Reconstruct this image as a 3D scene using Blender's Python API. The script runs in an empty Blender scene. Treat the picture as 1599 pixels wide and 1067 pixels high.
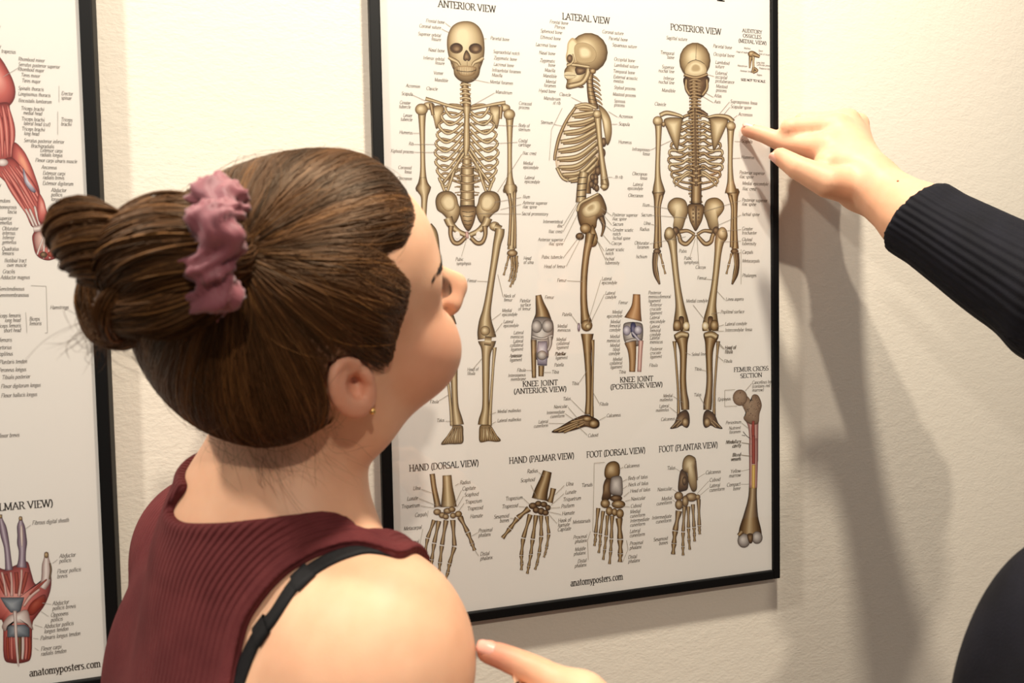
import bpy, bmesh, math, random
import numpy as np
from mathutils import Vector, Matrix

C = bpy.context.scene.collection
RNG = np.random.default_rng(7)
random.seed(7)

# ------------------------------------------------------------------ camera
IW, IH, FPX = 1599.0, 1067.0, 1100.0
YAW, PITCH, ROLL = 0.2788, -0.0417, -0.0192
EYE = np.array([0.0, -0.74, 1.50])            # the wall is the plane y = 0
_f = np.array([math.sin(YAW)*math.cos(PITCH), math.cos(YAW)*math.cos(PITCH), math.sin(PITCH)])
_r = np.array([math.cos(YAW), -math.sin(YAW), 0.0])
_u = np.cross(_r, _f)
CR = _r*math.cos(ROLL) + _u*math.sin(ROLL)
CU = -_r*math.sin(ROLL) + _u*math.cos(ROLL)
CU = -(-CU)
CF = _f
CD = -CU
cam = bpy.data.objects.new('camera', bpy.data.cameras.new('camera'))
C.objects.link(cam)
cam.data.sensor_width = 36.0
cam.data.lens = 36.0*FPX/IW
cam.data.clip_start = 0.01
mw = Matrix.Identity(4)
for i in range(3):
    mw[i][0], mw[i][1], mw[i][2], mw[i][3] = CR[i], CU[i], -CF[i], EYE[i]
cam.matrix_world = mw
cam.data.dof.use_dof = True
cam.data.dof.focus_distance = 0.88
cam.data.dof.aperture_fstop = 9.0
bpy.context.scene.camera = cam

def P(px, py, d):
    """world point seen at photo pixel (px, py) at depth d metres along the view axis"""
    return EYE + CF*d + CR*((px-IW/2)/FPX*d) - CU*((py-IH/2)/FPX*d)
def ray(px, py):
    v = CF + CR*((px-IW/2)/FPX) - CU*((py-IH/2)/FPX)
    return v
def W(px, py, off=0.0):
    """point of the plane parallel to the wall, off metres in front of it"""
    v = ray(px, py)
    return EYE + v*((-off-EYE[1])/v[1])
def imgvec(x, y, z):
    """direction given as right / up / towards the camera"""
    return CR*x + CU*y - CF*z

# ------------------------------------------------------------------ world, lamps, exposure
SC = bpy.context.scene
SC.view_settings.view_transform = 'Standard'
SC.view_settings.look = 'None'
SC.view_settings.gamma = 1.0
SC.view_settings.use_curve_mapping = False
SC.view_settings.exposure = 0.0
world = bpy.data.worlds.new('world'); SC.world = world
world.use_nodes = True
bg = world.node_tree.nodes['Background']
bg.inputs[0].default_value = (1.0, 0.97, 0.93, 1)
bg.inputs[1].default_value = 0.24

def lamp(name, loc, power, size, col, aim=None, spot=None):
    if spot:
        l = bpy.data.lights.new(name, 'SPOT'); l.spot_size = spot; l.spot_blend = 0.6
        l.shadow_soft_size = size
    else:
        l = bpy.data.lights.new(name, 'AREA'); l.shape = 'DISK'; l.size = size*2
    l.energy = power; l.color = col
    o = bpy.data.objects.new(name, l); C.objects.link(o); o.location = loc
    if aim is not None:
        o.rotation_euler = (Vector(aim)-Vector(loc)).to_track_quat('-Z', 'Y').to_euler()
    return o
lamp('ceiling_lamp_room', (0.02, -2.10, 2.68), 17.0, 0.045, (1.0, 0.90, 0.76), aim=(0.25, -0.2, 1.4))
lamp('ceiling_lamp_near_wall', (0.30, -0.52, 2.70), 26.0, 0.05, (1.0, 0.91, 0.76), aim=(0.30, -0.25, 1.3))
lamp('ceiling_lamp_left', (-0.95, -0.52, 2.70), 21.0, 0.05, (1.0, 0.93, 0.82), aim=(-0.75, -0.25, 1.3))

# ------------------------------------------------------------------ node materials
def srgb(r, g, b):
    f = lambda c: (c/255/12.92 if c/255 <= 0.04045 else ((c/255+0.055)/1.055)**2.4)
    return (f(r), f(g), f(b), 1.0)
class NT:
    def __init__(s, name):
        s.m = bpy.data.materials.new(name); s.m.use_nodes = True
        s.t = s.m.node_tree; s.b = s.t.nodes['Principled BSDF']
        s.out = s.t.nodes['Material Output']
    def n(s, typ, **kw):
        x = s.t.nodes.new(typ)
        for k, v in kw.items():
            if k in x.inputs.keys(): x.inputs[k].default_value = v
            else: setattr(x, k, v)
        return x
    def l(s, a, b): s.t.links.new(a, b)
    def noise(s, scale, detail=3, rough=0.5, vec=None):
        x = s.n('ShaderNodeTexNoise'); x.inputs['Scale'].default_value = scale
        x.inputs['Detail'].default_value = detail; x.inputs['Roughness'].default_value = rough
        if vec is not None: s.l(vec, x.inputs['Vector'])
        return x
    def ramp(s, fac, stops):
        x = s.n('ShaderNodeValToRGB'); cr = x.color_ramp
        while len(cr.elements) < len(stops): cr.elements.new(0.5)
        for e, (p, c) in zip(cr.elements, stops): e.position = p; e.color = c
        s.l(fac, x.inputs[0]); return x
    def bump(s, h, strength, dist):
        x = s.n('ShaderNodeBump'); x.inputs['Strength'].default_value = strength
        x.inputs['Distance'].default_value = dist
        s.l(h, x.inputs['Height']); s.l(x.outputs[0], s.b.inputs['Normal']); return x
    def obj(s): return s.n('ShaderNodeTexCoord').outputs['Object']
    def attr(s, name):
        x = s.n('ShaderNodeAttribute'); x.attribute_name = name; return x

def mat_plain(name, col, rough=0.5, spec=0.5, metal=0.0, noise=0.0, nscale=40):
    m = NT(name)
    m.b.inputs['Roughness'].default_value = rough
    m.b.inputs['Specular IOR Level'].default_value = spec
    m.b.inputs['Metallic'].default_value = metal
    if noise:
        nz = m.noise(nscale, vec=m.obj())
        a = tuple(c*(1-noise) for c in col[:3])+(1,); b = tuple(min(1, c*(1+noise)) for c in col[:3])+(1,)
        r = m.ramp(nz.outputs[0], [(0.3, a), (0.7, b)]); m.l(r.outputs[0], m.b.inputs['Base Color'])
    else:
        m.b.inputs['Base Color'].default_value = col
    return m.m

def mat_wall():
    m = NT('painted_plaster'); o = m.obj()
    mp = m.n('ShaderNodeMapping'); mp.inputs['Scale'].default_value = (0.6, 1, 1); m.l(o, mp.inputs[0])
    n1 = m.noise(330, 4, 0.6, mp.outputs[0]); n2 = m.noise(90, 2, 0.5, mp.outputs[0]); n3 = m.noise(1.5, 2, 0.5, o)
    r = m.ramp(n3.outputs[0], [(0.3, srgb(232, 222, 206)), (0.7, srgb(238, 229, 214))])
    m.l(r.outputs[0], m.b.inputs['Base Color'])
    mx = m.n('ShaderNodeMath', operation='ADD'); m.l(n1.outputs[0], mx.inputs[0]); m.l(n2.outputs[0], mx.inputs[1])
    m.b.inputs['Roughness'].default_value = 0.65
    m.b.inputs['Specular IOR Level'].default_value = 0.3
    m.bump(mx.outputs[0], 0.35, 0.0012)
    return m.m

def mat_skin():
    m = NT('skin'); o = m.obj()
    n1 = m.noise(26, 3, 0.55, o); n2 = m.noise(900, 2, 0.5, o)
    r = m.ramp(n1.outputs[0], [(0.3, srgb(222, 168, 134)), (0.7, srgb(234, 184, 150))])
    at = m.attr('blush')
    mx = m.n('ShaderNodeMix', data_type='RGBA'); m.l(at.outputs['Fac'], mx.inputs[0])
    m.l(r.outputs[0], mx.inputs[6]); mx.inputs[7].default_value = srgb(214, 130, 110)
    m.l(mx.outputs[2], m.b.inputs['Base Color'])
    m.b.inputs['Roughness'].default_value = 0.5
    m.b.inputs['Specular IOR Level'].default_value = 0.35
    m.b.inputs['Subsurface Weight'].default_value = 0.25
    m.b.inputs['Subsurface Radius'].default_value = (1.0, 0.35, 0.2)
    m.b.inputs['Subsurface Scale'].default_value = 0.006
    m.bump(n2.outputs[0], 0.12, 0.0006)
    return m.m

def mat_hair(name, dark, mid, light, attr='strand', fade=None):
    """colour varies from strand to strand through a per-strand attribute"""
    m = NT(name); a = m.attr(attr)
    r = m.ramp(a.outputs['Fac'], [(0.1, dark), (0.55, mid), (0.95, light)])
    if fade:                                            # hair thins out to bare skin at the hairline
        f = m.attr(fade); n = m.noise(420, 2, 0.6, m.obj())
        sb = m.n('ShaderNodeMath', operation='SUBTRACT'); m.l(n.outputs[0], sb.inputs[0]); sb.inputs[1].default_value = 0.5
        ad = m.n('ShaderNodeMath', operation='ADD', use_clamp=True); m.l(f.outputs['Fac'], ad.inputs[0]); m.l(sb.outputs[0], ad.inputs[1])
        mx = m.n('ShaderNodeMix', data_type='RGBA'); m.l(ad.outputs[0], mx.inputs[0]); m.l(r.outputs[0], mx.inputs[6])
        mx.inputs[7].default_value = srgb(222, 168, 138); m.l(mx.outputs[2], m.b.inputs['Base Color'])
    else: m.l(r.outputs[0], m.b.inputs['Base Color'])
    m.b.inputs['Roughness'].default_value = 0.48
    m.b.inputs['Specular IOR Level'].default_value = 0.35
    m.b.inputs['Specular Tint'].default_value = (1.0, 0.72, 0.46, 1)
    return m.m

M_WALL = mat_wall()
M_SKIN = mat_skin()
M_HAIR = mat_hair('brown_hair', srgb(36, 24, 15), srgb(86, 55, 31), srgb(158, 110, 62))
M_CAP = mat_hair('hair_cap', srgb(36, 24, 15), srgb(86, 55, 31), srgb(158, 110, 62), fade='thin')
M_FRAME = mat_plain('black_lacquer', srgb(6, 5, 5), 0.5, 0.22)
M_PAPER = mat_plain('poster_paper', srgb(238, 233, 226), 0.6, 0.2)
M_BACK = mat_plain('backing_board', srgb(120, 100, 76), 0.8, 0.1, noise=0.2)
M_FLOOR = mat_plain('floor_boards', srgb(120, 88, 60), 0.5, 0.4, noise=0.3, nscale=6)
M_GOLD = mat_plain('gold', srgb(230, 190, 120), 0.2, 0.5, 1.0)
M_STRAP = mat_plain('black_elastic', srgb(16, 15, 17), 0.7, 0.3, noise=0.3, nscale=400)
M_NAIL = mat_plain('nail', srgb(238, 176, 158), 0.25, 0.5)
M_EYE = mat_plain('eye_white', srgb(226, 220, 214), 0.15, 0.5)
M_IRIS = mat_plain('iris', srgb(70, 60, 44), 0.15, 0.5)
M_LASH = mat_plain('dark_lash', srgb(30, 20, 15), 0.6, 0.2)

def mat_glass():
    m = NT('picture_glass'); m.t.nodes.remove(m.b)
    tr = m.n('ShaderNodeBsdfTransparent'); gl = m.n('ShaderNodeBsdfGlossy')
    gl.inputs['Roughness'].default_value = 0.02
    lw = m.n('ShaderNodeFresnel'); gm = m.n('ShaderNodeNewGeometry')      # thin pane: same Fresnel on both faces
    ii = m.n('ShaderNodeMapRange'); m.l(gm.outputs['Backfacing'], ii.inputs[0]); ii.inputs[3].default_value = 1.45; ii.inputs[4].default_value = 1/1.45
    m.l(ii.outputs[0], lw.inputs[0])
    mx = m.n('ShaderNodeMixShader')
    m.l(lw.outputs[0], mx.inputs[0]); m.l(tr.outputs[0], mx.inputs[1]); m.l(gl.outputs[0], mx.inputs[2])
    m.l(mx.outputs[0], m.out.inputs[0])
    return m.m
M_GLASS = mat_glass()

# ------------------------------------------------------------------ object helpers
def link(name, me, mat, parent=None, smooth=False):
    o = bpy.data.objects.new(name, me); C.objects.link(o)
    if mat is not None: me.materials.append(mat)
    if smooth: me.shade_smooth()
    if parent is not None:
        o.parent = parent
        o.matrix_parent_inverse = parent.matrix_world.inverted()
    return o
def tag(o, label=None, cat=None, group=None, kind=None):
    if label: o['label'] = label
    if cat: o['category'] = cat
    if group: o['group'] = group
    if kind: o['kind'] = kind
    return o
def empty(name, loc, label, cat):
    o = bpy.data.objects.new(name, None); C.objects.link(o); o.location = Vector(loc)
    o.empty_display_size = 0.05
    o.matrix_world = Matrix.Translation(Vector(loc))
    return tag(o, label, cat)
def mesh_np(name, v, faces, k=None):
    """v: (n,3); faces: (m,k) array with a constant number of corners"""
    me = bpy.data.meshes.new(name)
    v = np.ascontiguousarray(v, dtype=np.float32); faces = np.ascontiguousarray(faces, dtype=np.int32)
    m, k = faces.shape
    me.vertices.add(len(v)); me.vertices.foreach_set('co', v.ravel())
    me.loops.add(m*k); me.loops.foreach_set('vertex_index', faces.ravel())
    me.polygons.add(m)
    me.polygons.foreach_set('loop_start', np.arange(0, m*k, k, dtype=np.int32))
    me.update(calc_edges=True); me.validate()
    return me
def fattr(me, name, vals):
    a = me.attributes.new(name, 'FLOAT', 'POINT'); a.data.foreach_set('value', np.ascontiguousarray(vals, dtype=np.float32))
def box_mesh(name, lo, hi, bevel=0.0, seg=2):
    bm = bmesh.new(); bmesh.ops.create_cube(bm, size=1.0)
    lo = np.array(lo); hi = np.array(hi)
    for v in bm.verts:
        v.co = Vector(lo + (np.array(v.co)+0.5)*(hi-lo))
    if bevel: bmesh.ops.bevel(bm, geom=bm.edges[:], offset=bevel, segments=seg, affect='EDGES', profile=0.5)
    me = bpy.data.meshes.new(name); bm.to_mesh(me); bm.free(); return me

# ------------------------------------------------------------------ the room: wall and floor
w = link('wall_back', box_mesh('wall_back', (-3.2, 0.0, 0.0), (3.4, 0.12, 2.75)), M_WALL); w['kind'] = 'structure'
fl = link('floor', box_mesh('floor', (-3.2, -3.6, -0.1), (3.4, 0.0, 0.0)), M_FLOOR); fl['kind'] = 'structure'
# ------------------------------------------------------------------ signed distance toolkit
def nrm(v):
    v = np.asarray(v, float); return v/np.linalg.norm(v)
def smin(a, b, k):
    if k <= 0: return np.minimum(a, b)
    h = np.maximum(k-np.abs(a-b), 0)/k
    return np.minimum(a, b)-h*h*k*0.25
def smax(a, b, k): return -smin(-a, -b, k)
def ell(c, r, A=np.eye(3)):
    c = np.asarray(c, float); r = np.asarray(r, float); A = np.asarray(A, float)   # A: columns are the axes
    def f(p):
        q = (p-c)@A
        k0 = np.sqrt(((q/r)**2).sum(1)); k1 = np.sqrt(((q/(r*r))**2).sum(1))+1e-9
        return k0*(k0-1)/k1
    return f
def cap(a, b, ra, rb):
    a = np.asarray(a, float); b = np.asarray(b, float); ab = b-a; L = ab@ab
    def f(p):
        t = np.clip(((p-a)@ab)/L, 0, 1)
        return np.sqrt((((p-a)-t[:, None]*ab)**2).sum(1))-(ra+(rb-ra)*t)
    return f
def chain(pts, rs):
    fs = [cap(pts[i], pts[i+1], rs[i], rs[i+1]) for i in range(len(pts)-1)]
    def f(p):
        d = fs[0](p)
        for g in fs[1:]: d = np.minimum(d, g(p))
        return d
    return f
class Body:
    def __init__(s): s.ops = []
    def add(s, f, k=0.02): s.ops.append(('+', f, k)); return s
    def sub(s, f, k=0.01): s.ops.append(('-', f, k)); return s
    def __call__(s, p):
        p = np.atleast_2d(p); d = None
        for op, f, k in s.ops:
            v = f(p)
            if d is None: d = v
            elif op == '+': d = smin(d, v, k)
            else: d = smax(d, -v, k)
        return d
def grad(f, p, e=4e-4):
    g = np.empty_like(p)
    for i in range(3):
        o = np.zeros(3); o[i] = e
        g[:, i] = f(p+o)-f(p-o)
    return g/(np.linalg.norm(g, axis=1, keepdims=True)+1e-12)
def project(f, p, n=3):
    for _ in range(n):
        p = p-grad(f, p)*f(p)[:, None]*0.9
    return p
def isomesh(f, lo, hi, h, refine=2, coarse=4):
    """naive surface nets of f = 0, evaluated only near the surface"""
    lo = np.asarray(lo, float); hi = np.asarray(hi, float)
    nc = np.ceil((hi-lo)/(h*coarse)).astype(int)+1
    n = nc*coarse
    ax = [lo[i]+h*coarse*(np.arange(nc[i])+0.5) for i in range(3)]
    G = np.stack(np.meshgrid(*ax, indexing='ij'), -1).reshape(-1, 3)
    dc = f(G).reshape(nc)
    near = np.abs(dc) < h*coarse*1.2
    V = np.repeat(np.repeat(np.repeat(np.where(dc > 0, 1.0, -1.0).astype(np.float32), coarse, 0), coarse, 1), coarse, 2)
    idx = np.argwhere(near)
    off = np.stack(np.meshgrid(*[np.arange(coarse)]*3, indexing='ij'), -1).reshape(-1, 3)
    for s0 in range(0, len(idx), 4000):
        I = (idx[s0:s0+4000, None, :]*coarse+off[None]).reshape(-1, 3)
        V[I[:, 0], I[:, 1], I[:, 2]] = f(lo+h*(I+0.5))
    S = V < 0
    c8 = [(a, b, c) for a in (0, 1) for b in (0, 1) for c in (0, 1)]
    sl = lambda a, b, c: (slice(a, n[0]-1+a), slice(b, n[1]-1+b), slice(c, n[2]-1+c))
    cnt = np.zeros(tuple(n-1), np.int8)
    for q in c8: cnt += S[sl(*q)]
    act = np.argwhere((cnt > 0) & (cnt < 8))
    vid = np.full(tuple(n-1), -1, np.int32); vid[act[:, 0], act[:, 1], act[:, 2]] = np.arange(len(act))
    pos = np.zeros((len(act), 3)); num = np.zeros(len(act))
    val = {q: V[act[:, 0]+q[0], act[:, 1]+q[1], act[:, 2]+q[2]] for q in c8}
    for q in c8:
        for a in range(3):
            if q[a] == 0:
                r = list(q); r[a] = 1; r = tuple(r)
                v0, v1 = val[q], val[r]; mk = (v0 < 0) != (v1 < 0)
                t = np.where(mk, v0/(v0-v1+1e-20), 0)
                pt = np.tile(np.array(q, float), (len(act), 1)); pt[:, a] += t
                pos[mk] += pt[mk]; num[mk] += 1
    verts = lo+h*(act+pos/num[:, None]+0.5)
    faces = []
    for a in range(3):
        b, c = (a+1) % 3, (a+2) % 3
        s0 = [slice(1, -1)]*3; s0[a] = slice(0, n[a]-1); s1 = list(s0); s1[a] = slice(1, n[a])
        s0[b] = s1[b] = slice(1, n[b]-1); s0[c] = s1[c] = slice(1, n[c]-1)
        A, B = S[tuple(s0)], S[tuple(s1)]
        for flip, mk in ((False, A & ~B), (True, ~A & B)):
            e = np.argwhere(mk)
            if not len(e): continue
            e[:, b] += 1; e[:, c] += 1
            q = []
            for db, dcc in ((-1, -1), (0, -1), (0, 0), (-1, 0)):
                g = e.copy(); g[:, b] += db; g[:, c] += dcc
                q.append(vid[g[:, 0], g[:, 1], g[:, 2]])
            q = np.stack(q, 1)
            faces.append(q[:, ::-1] if flip else q)
    F = np.concatenate(faces); F = F[(F >= 0).all(1)]
    if refine: verts = project(f, verts, refine)
    return verts, F
def raycast(f, pts, t0=0.25, t1=1.2):
    """where the sight lines through photo pixels meet the surface f = 0"""
    D = np.array([ray(*p) for p in pts]); L = np.linalg.norm(D, axis=1, keepdims=True); D = D/L
    t = np.full(len(D), t0)
    for _ in range(90):
        t = t+f(EYE+D*t[:, None])*0.8
    p = EYE+D*t[:, None]
    return p, np.abs(f(p)) < 0.004
def catmull(pts, n):
    pts = np.asarray(pts, float); m = len(pts)
    q = np.vstack([2*pts[0]-pts[1], pts, 2*pts[-1]-pts[-2]])
    out = []
    for u in np.linspace(0, m-1-1e-9, n):
        i = int(u); t = u-i
        a, b, c, d = q[i:i+4]
        out.append(0.5*(2*b+(c-a)*t+(2*a-5*b+4*c-d)*t*t+(3*b-a-3*c+d)*t**3))
    return np.array(out)
def poly_sd(poly, x, y):
    """signed distance to a polygon, negative inside"""
    poly = np.asarray(poly, float); n = len(poly)
    d2 = np.full(x.shape, 1e9); ins = np.zeros(x.shape, bool)
    for i in range(n):
        ax, ay = poly[i]; bx, by = poly[(i+1) % n]
        ex, ey = bx-ax, by-ay; L = ex*ex+ey*ey+1e-18
        t = np.clip(((x-ax)*ex+(y-ay)*ey)/L, 0, 1)
        d2 = np.minimum(d2, (x-ax-t*ex)**2+(y-ay-t*ey)**2)
        cr = ((ay > y) != (by > y)) & (x < (bx-ax)*(y-ay)/(by-ay+1e-18)+ax)
        ins ^= cr
    d = np.sqrt(d2)
    return np.where(ins, -d, d)
def tubes(paths, radii, sides=3, taper=True):
    """paths: (s,n,3) array of strands -> one mesh (v, quads, strand index per vertex)"""
    s, n, _ = paths.shape
    T = np.gradient(paths, axis=1); T /= np.linalg.norm(T, axis=2, keepdims=True)+1e-12
    ref = np.array([0.31, 0.23, 0.92]); N = np.cross(T, ref); N /= np.linalg.norm(N, axis=2, keepdims=True)+1e-9
    B = np.cross(T, N)
    pr = np.ones(n)
    if taper: pr = np.clip(np.minimum(np.linspace(0, 1, n)*6+0.35, (1-np.linspace(0, 1, n))*4+0.15), 0, 1)
    rr = np.asarray(radii).reshape(-1, 1)*pr[None]
    ring = []
    for k in range(sides):
        a = 2*math.pi*k/sides
        ring.append(paths+(N*math.cos(a)+B*math.sin(a))*rr[..., None])
    V = np.stack(ring, 2)                                    # s,n,sides,3
    base = (np.arange(s)*n*sides)[:, None, None]+(np.arange(n-1)*sides)[None, :, None]
    k = np.arange(sides); k2 = (k+1) % sides
    F = np.stack([base+k, base+k2, base+sides+k2, base+sides+k], -1).reshape(-1, 4)
    return V.reshape(-1, 3), F, np.repeat(np.arange(s), n*sides)

# ------------------------------------------------------------------ the woman looking at the poster
def head_axes(a, p, r):
    a, p, r = (math.radians(t) for t in (a, p, r))
    F = np.array([math.cos(p)*math.cos(a), math.sin(p), -math.cos(p)*math.sin(a)])
    R = np.array([math.sin(a), 0, math.cos(a)])
    U = np.cross(R, F)
    R2 = R*math.cos(r)-U*math.sin(r); U2 = U*math.cos(r)+R*math.sin(r)
    return np.stack([imgvec(*v) for v in (R2, F, U2)], 1)     # columns: right, forward, up
HA = head_axes(28, 27, 28)
HS = 0.965                                               # head size
HO = P(575, 608, 0.428)-HA@np.array([0.072, 0.006, -0.020])*HS
def H(x, y, z): return HO+HA@(np.array([x, y, z])*HS)
def hloc(p): return (p-HO)@HA/HS
def make_head(H, HA, HS):
    skull = Body()
    def he(c, r, k=0.02, tgt=None):
        (skull if tgt is None else tgt).add(ell(H(*c), np.array(r)*HS, HA), k*HS)
    he((0, -0.004, 0.030), (0.073, 0.083, 0.070))
    he((0, 0.042, 0.032), (0.061, 0.061, 0.056), 0.03)
    he((0, -0.032, 0.010), (0.057, 0.046, 0.043), 0.03)
    he((0, 0.045, -0.024), (0.054, 0.044, 0.053), 0.03)
    for s in (1, -1):
        skull.add(cap(H(s*0.047, 0.002, -0.060), H(s*0.017, 0.060, -0.073), 0.017, 0.014), 0.03)
        skull.add(cap(H(s*0.052, 0.0, -0.02), H(s*0.047, 0.004, -0.060), 0.018, 0.016), 0.03)
        he((s*0.040, 0.058, -0.030), (0.020, 0.022, 0.020), 0.025)
        he((s*0.038, 0.056, -0.046), (0.023, 0.028, 0.022), 0.03)
        skull.add(cap(H(s*0.012, 0.085, 0.012), H(s*0.040, 0.072, 0.012), 0.010, 0.009), 0.02)
    he((0, 0.066, -0.077), (0.018, 0.015, 0.013), 0.02)
    he((0, 0.068, -0.058), (0.028, 0.026, 0.026), 0.02)
    face = Body(); face.add(skull, 0)
    for s in (1, -1):
        face.sub(ell(H(s*0.032, 0.098, -0.004), (0.016, 0.015, 0.011), HA), 0.014)
        face.add(ell(H(s*0.032, 0.0745, -0.004), (0.0136, 0.0136, 0.0136), HA), 0.006)
        face.add(ell(H(s*0.0120, 0.101, -0.036), (0.0080, 0.011, 0.0075), HA), 0.008)
        face.sub(ell(H(s*0.0065, 0.1075, -0.0425), (0.0036, 0.006, 0.004), HA), 0.003)
        face.sub(ell(H(s*0.032, 0.0895, -0.0045), (0.0105, 0.006, 0.0035), HA), 0.002)
    face.add(cap(H(0, 0.086, 0.006), H(0, 0.1175, -0.029), 0.0070, 0.0102), 0.016)
    face.add(cap(H(0, 0.102, -0.039), H(0, 0.094, -0.050), 0.006, 0.005), 0.008)
    face.add(cap(H(-0.019, 0.084, -0.0595), H(0.019, 0.084, -0.0595), 0.0045, 0.0045), 0.006)
    face.add(cap(H(-0.008, 0.0925, -0.0575), H(0.008, 0.0925, -0.0575), 0.005, 0.005), 0.008)
    face.add(cap(H(-0.012, 0.0900, -0.067), H(0.012, 0.0900, -0.067), 0.0055, 0.0055), 0.008)
    face.sub(cap(H(-0.020, 0.095, -0.0622), H(0.020, 0.095, -0.0622), 0.0012, 0.0012), 0.003)
    for s in (1, -1): face.sub(cap(H(s*0.017, 0.0985, -0.036), H(s*0.034, 0.0835, -0.060), 0.0022, 0.0015), 0.008)
    return skull, face, he
skull, face, he = make_head(H, HA, HS)
# ears
def make_ear(s, HO, HA, HS):
    c = np.array([s*0.0775, -0.001, -0.005])
    b = nrm([s*0.40, -0.90, -0.12]); u = nrm(np.array([0, -0.14, 0.99])-b*np.dot([0, -0.14, 0.99], b)); nn = np.cross(u, b)
    if nn[0]*s < 0: nn = -nn
    A = HA@np.stack([b, u, nn], 1)
    E = lambda bb, uu, w: HO+HA@(c+(b*bb+u*uu+nn*w)*0.70)*HS
    K_ = 0.70
    el_ = lambda c_, r_, A_: ell(c_, np.array(r_)*K_, A_)
    ear = Body()
    ear.add(el_(E(0.009, 0.002, 0.0), (0.0195, 0.029, 0.0050), A), 0)
    ear.add(el_(E(0.0, -0.022, 0.001), (0.010, 0.011, 0.0045), A), 0.008)
    ear.add(el_(E(0.002, -0.002, -0.006), (0.014, 0.020, 0.009), A), 0.008)
    cuts = [el_(E(0.0030, -0.004, 0.0065), (0.0100, 0.0145, 0.0110), A), el_(E(0.012, 0.010, 0.0075), (0.009, 0.014, 0.0060), A),
            el_(E(-0.0030, -0.003, -0.001), (0.0042, 0.0060, 0.011), A)]
    for c_ in cuts: ear.sub(c_, 0.003)
    th = np.radians(np.linspace(150, -100, 13))
    pts = [E(0.009+0.0185*math.cos(t), 0.002+0.028*math.sin(t), 0.0035) for t in th]
    ear.add(chain(pts, np.linspace(0.0024, 0.0028, 13)), 0.004)
    pts = [E(0.011+0.011*math.cos(t), 0.0+0.017*math.sin(t), 0.0035) for t in np.radians(np.linspace(80, -85, 9))]
    ear.add(chain(pts, np.full(9, 0.0022)), 0.005)
    ear.add(el_(E(-0.0085, -0.004, 0.0035), (0.0045, 0.0075, 0.0045), A), 0.005)
    ear.add(el_(E(-0.0015, -0.0165, 0.004), (0.0045, 0.0045, 0.0040), A), 0.004)
    return ear, cuts
earR, ER = make_ear(1, HO, HA, HS); earL, EL = make_ear(-1, HO, HA, HS)

RS = P(588, 1014, 0.415); LS = P(322, 850, 0.62)
TU = nrm(CU*0.99+np.array([0, 0, 0.1]))
TR = RS-LS; TR = nrm(TR-TU*(TR@TU)); TF = np.cross(TU, TR)
TA = np.stack([TR, TF, TU], 1); TM = (RS+LS)/2
def T(r, f, u): return TM+TR*r+TF*f+TU*u
def tloc(p): return (p-TM)@TA
NB = P(420, 850, 0.495)
SHW = np.linalg.norm(RS-LS)
body = Body()
body.add(face, 0)
body.add(cap(H(0, -0.022, -0.045), NB, 0.047, 0.052), 0.035)
body.add(ell(T(0.022, 0.01, -0.17), (0.108, 0.098, 0.20), TA), 0.05)
body.add(cap(NB-TU*0.01, NB-TU*0.09, 0.058, 0.085), 0.05)
body.add(ell(T(0.030, 0.005, -0.36), (0.098, 0.090, 0.16), TA), 0.05)
for S_, s in ((RS, 1), (LS, -1)):
    body.add(cap(NB+TU*0.030+TR*s*0.03, S_+TU*0.018-TR*s*0.03, 0.030, 0.032), 0.05)
    body.add(cap(NB-TU*0.03+TR*s*0.03, S_-TU*0.02-TR*s*0.03, 0.050, 0.045), 0.04)
    body.add(ell(T(s*0.078, -0.055, -0.085), (0.055, 0.035, 0.075), TA), 0.04)
    body.add(ell(T(s*0.065, 0.075, -0.16), (0.060, 0.05, 0.06), TA), 0.04)
body.add(ell(RS, (0.0535, 0.054, 0.056), TA), 0.03)
RE = RS-TU*0.27+TR*0.012-TF*0.01
body.add(cap(RS-TU*0.02, RE, 0.0495, 0.041), 0.03)
body.add(ell(LS, (0.047, 0.046, 0.050), TA), 0.04)
body.add(cap(LS, LS-TU*0.24+TF*0.06+TR*0.03, 0.043, 0.036), 0.03)
torso = body
full = Body(); full.add(body, 0)
for c_ in ER+EL: full.sub(c_, 0.004)
full.add(earR, 0.004); full.add(earL, 0.004)

WOM = empty('person', (TM[0], TM[1], 0.0),
            'person with a brown hair bun, burgundy sleeveless ribbed top, looking up at the skeleton poster', 'person')
pts = np.array([H(0, 0, 0), NB, RS, LS, RE, T(0, 0, -0.5)])
lo = np.minimum.reduce([H(0, 0, 0)-0.16, RS-0.07, LS-0.07, T(0, 0, -0.42)-0.17]); hi = np.maximum.reduce([H(0, 0, 0)+0.16, RS+0.07, LS+0.07, T(0, 0, -0.42)+0.17])
lo[2] = T(0, 0, -0.40)[2]
def full_cut(p): return np.maximum(full(p), (lo[2]+0.012)-p[:, 2])
bv, bf = isomesh(full_cut, lo, hi, 0.0026, refine=0)
bv2 = project(full, bv, 2); keep = bv[:, 2] > lo[2]+0.02; bv[keep] = bv2[keep]
me = mesh_np('body', bv, bf)
L = hloc(bv)
bl = np.exp(-(((L-np.array([0.044, 0.06, -0.035]))/0.03)**2).sum(1))*0.45
el = np.minimum(np.abs(earR(bv)), np.abs(earL(bv)))
bl += np.where(el < 0.002, 0.40, 0)
bl += np.exp(-(((L-np.array([0, 0.112, -0.036]))/0.016)**2).sum(1))*0.35
bl += 0.75*((np.abs(L[:, 0]) < 0.021) & (np.abs(L[:, 2]+0.063) < 0.010) & (L[:, 1] > 0.083))
fattr(me, 'blush', np.clip(bl, 0, 1))
BODY = link('body', me, M_SKIN, WOM, True)
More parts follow.
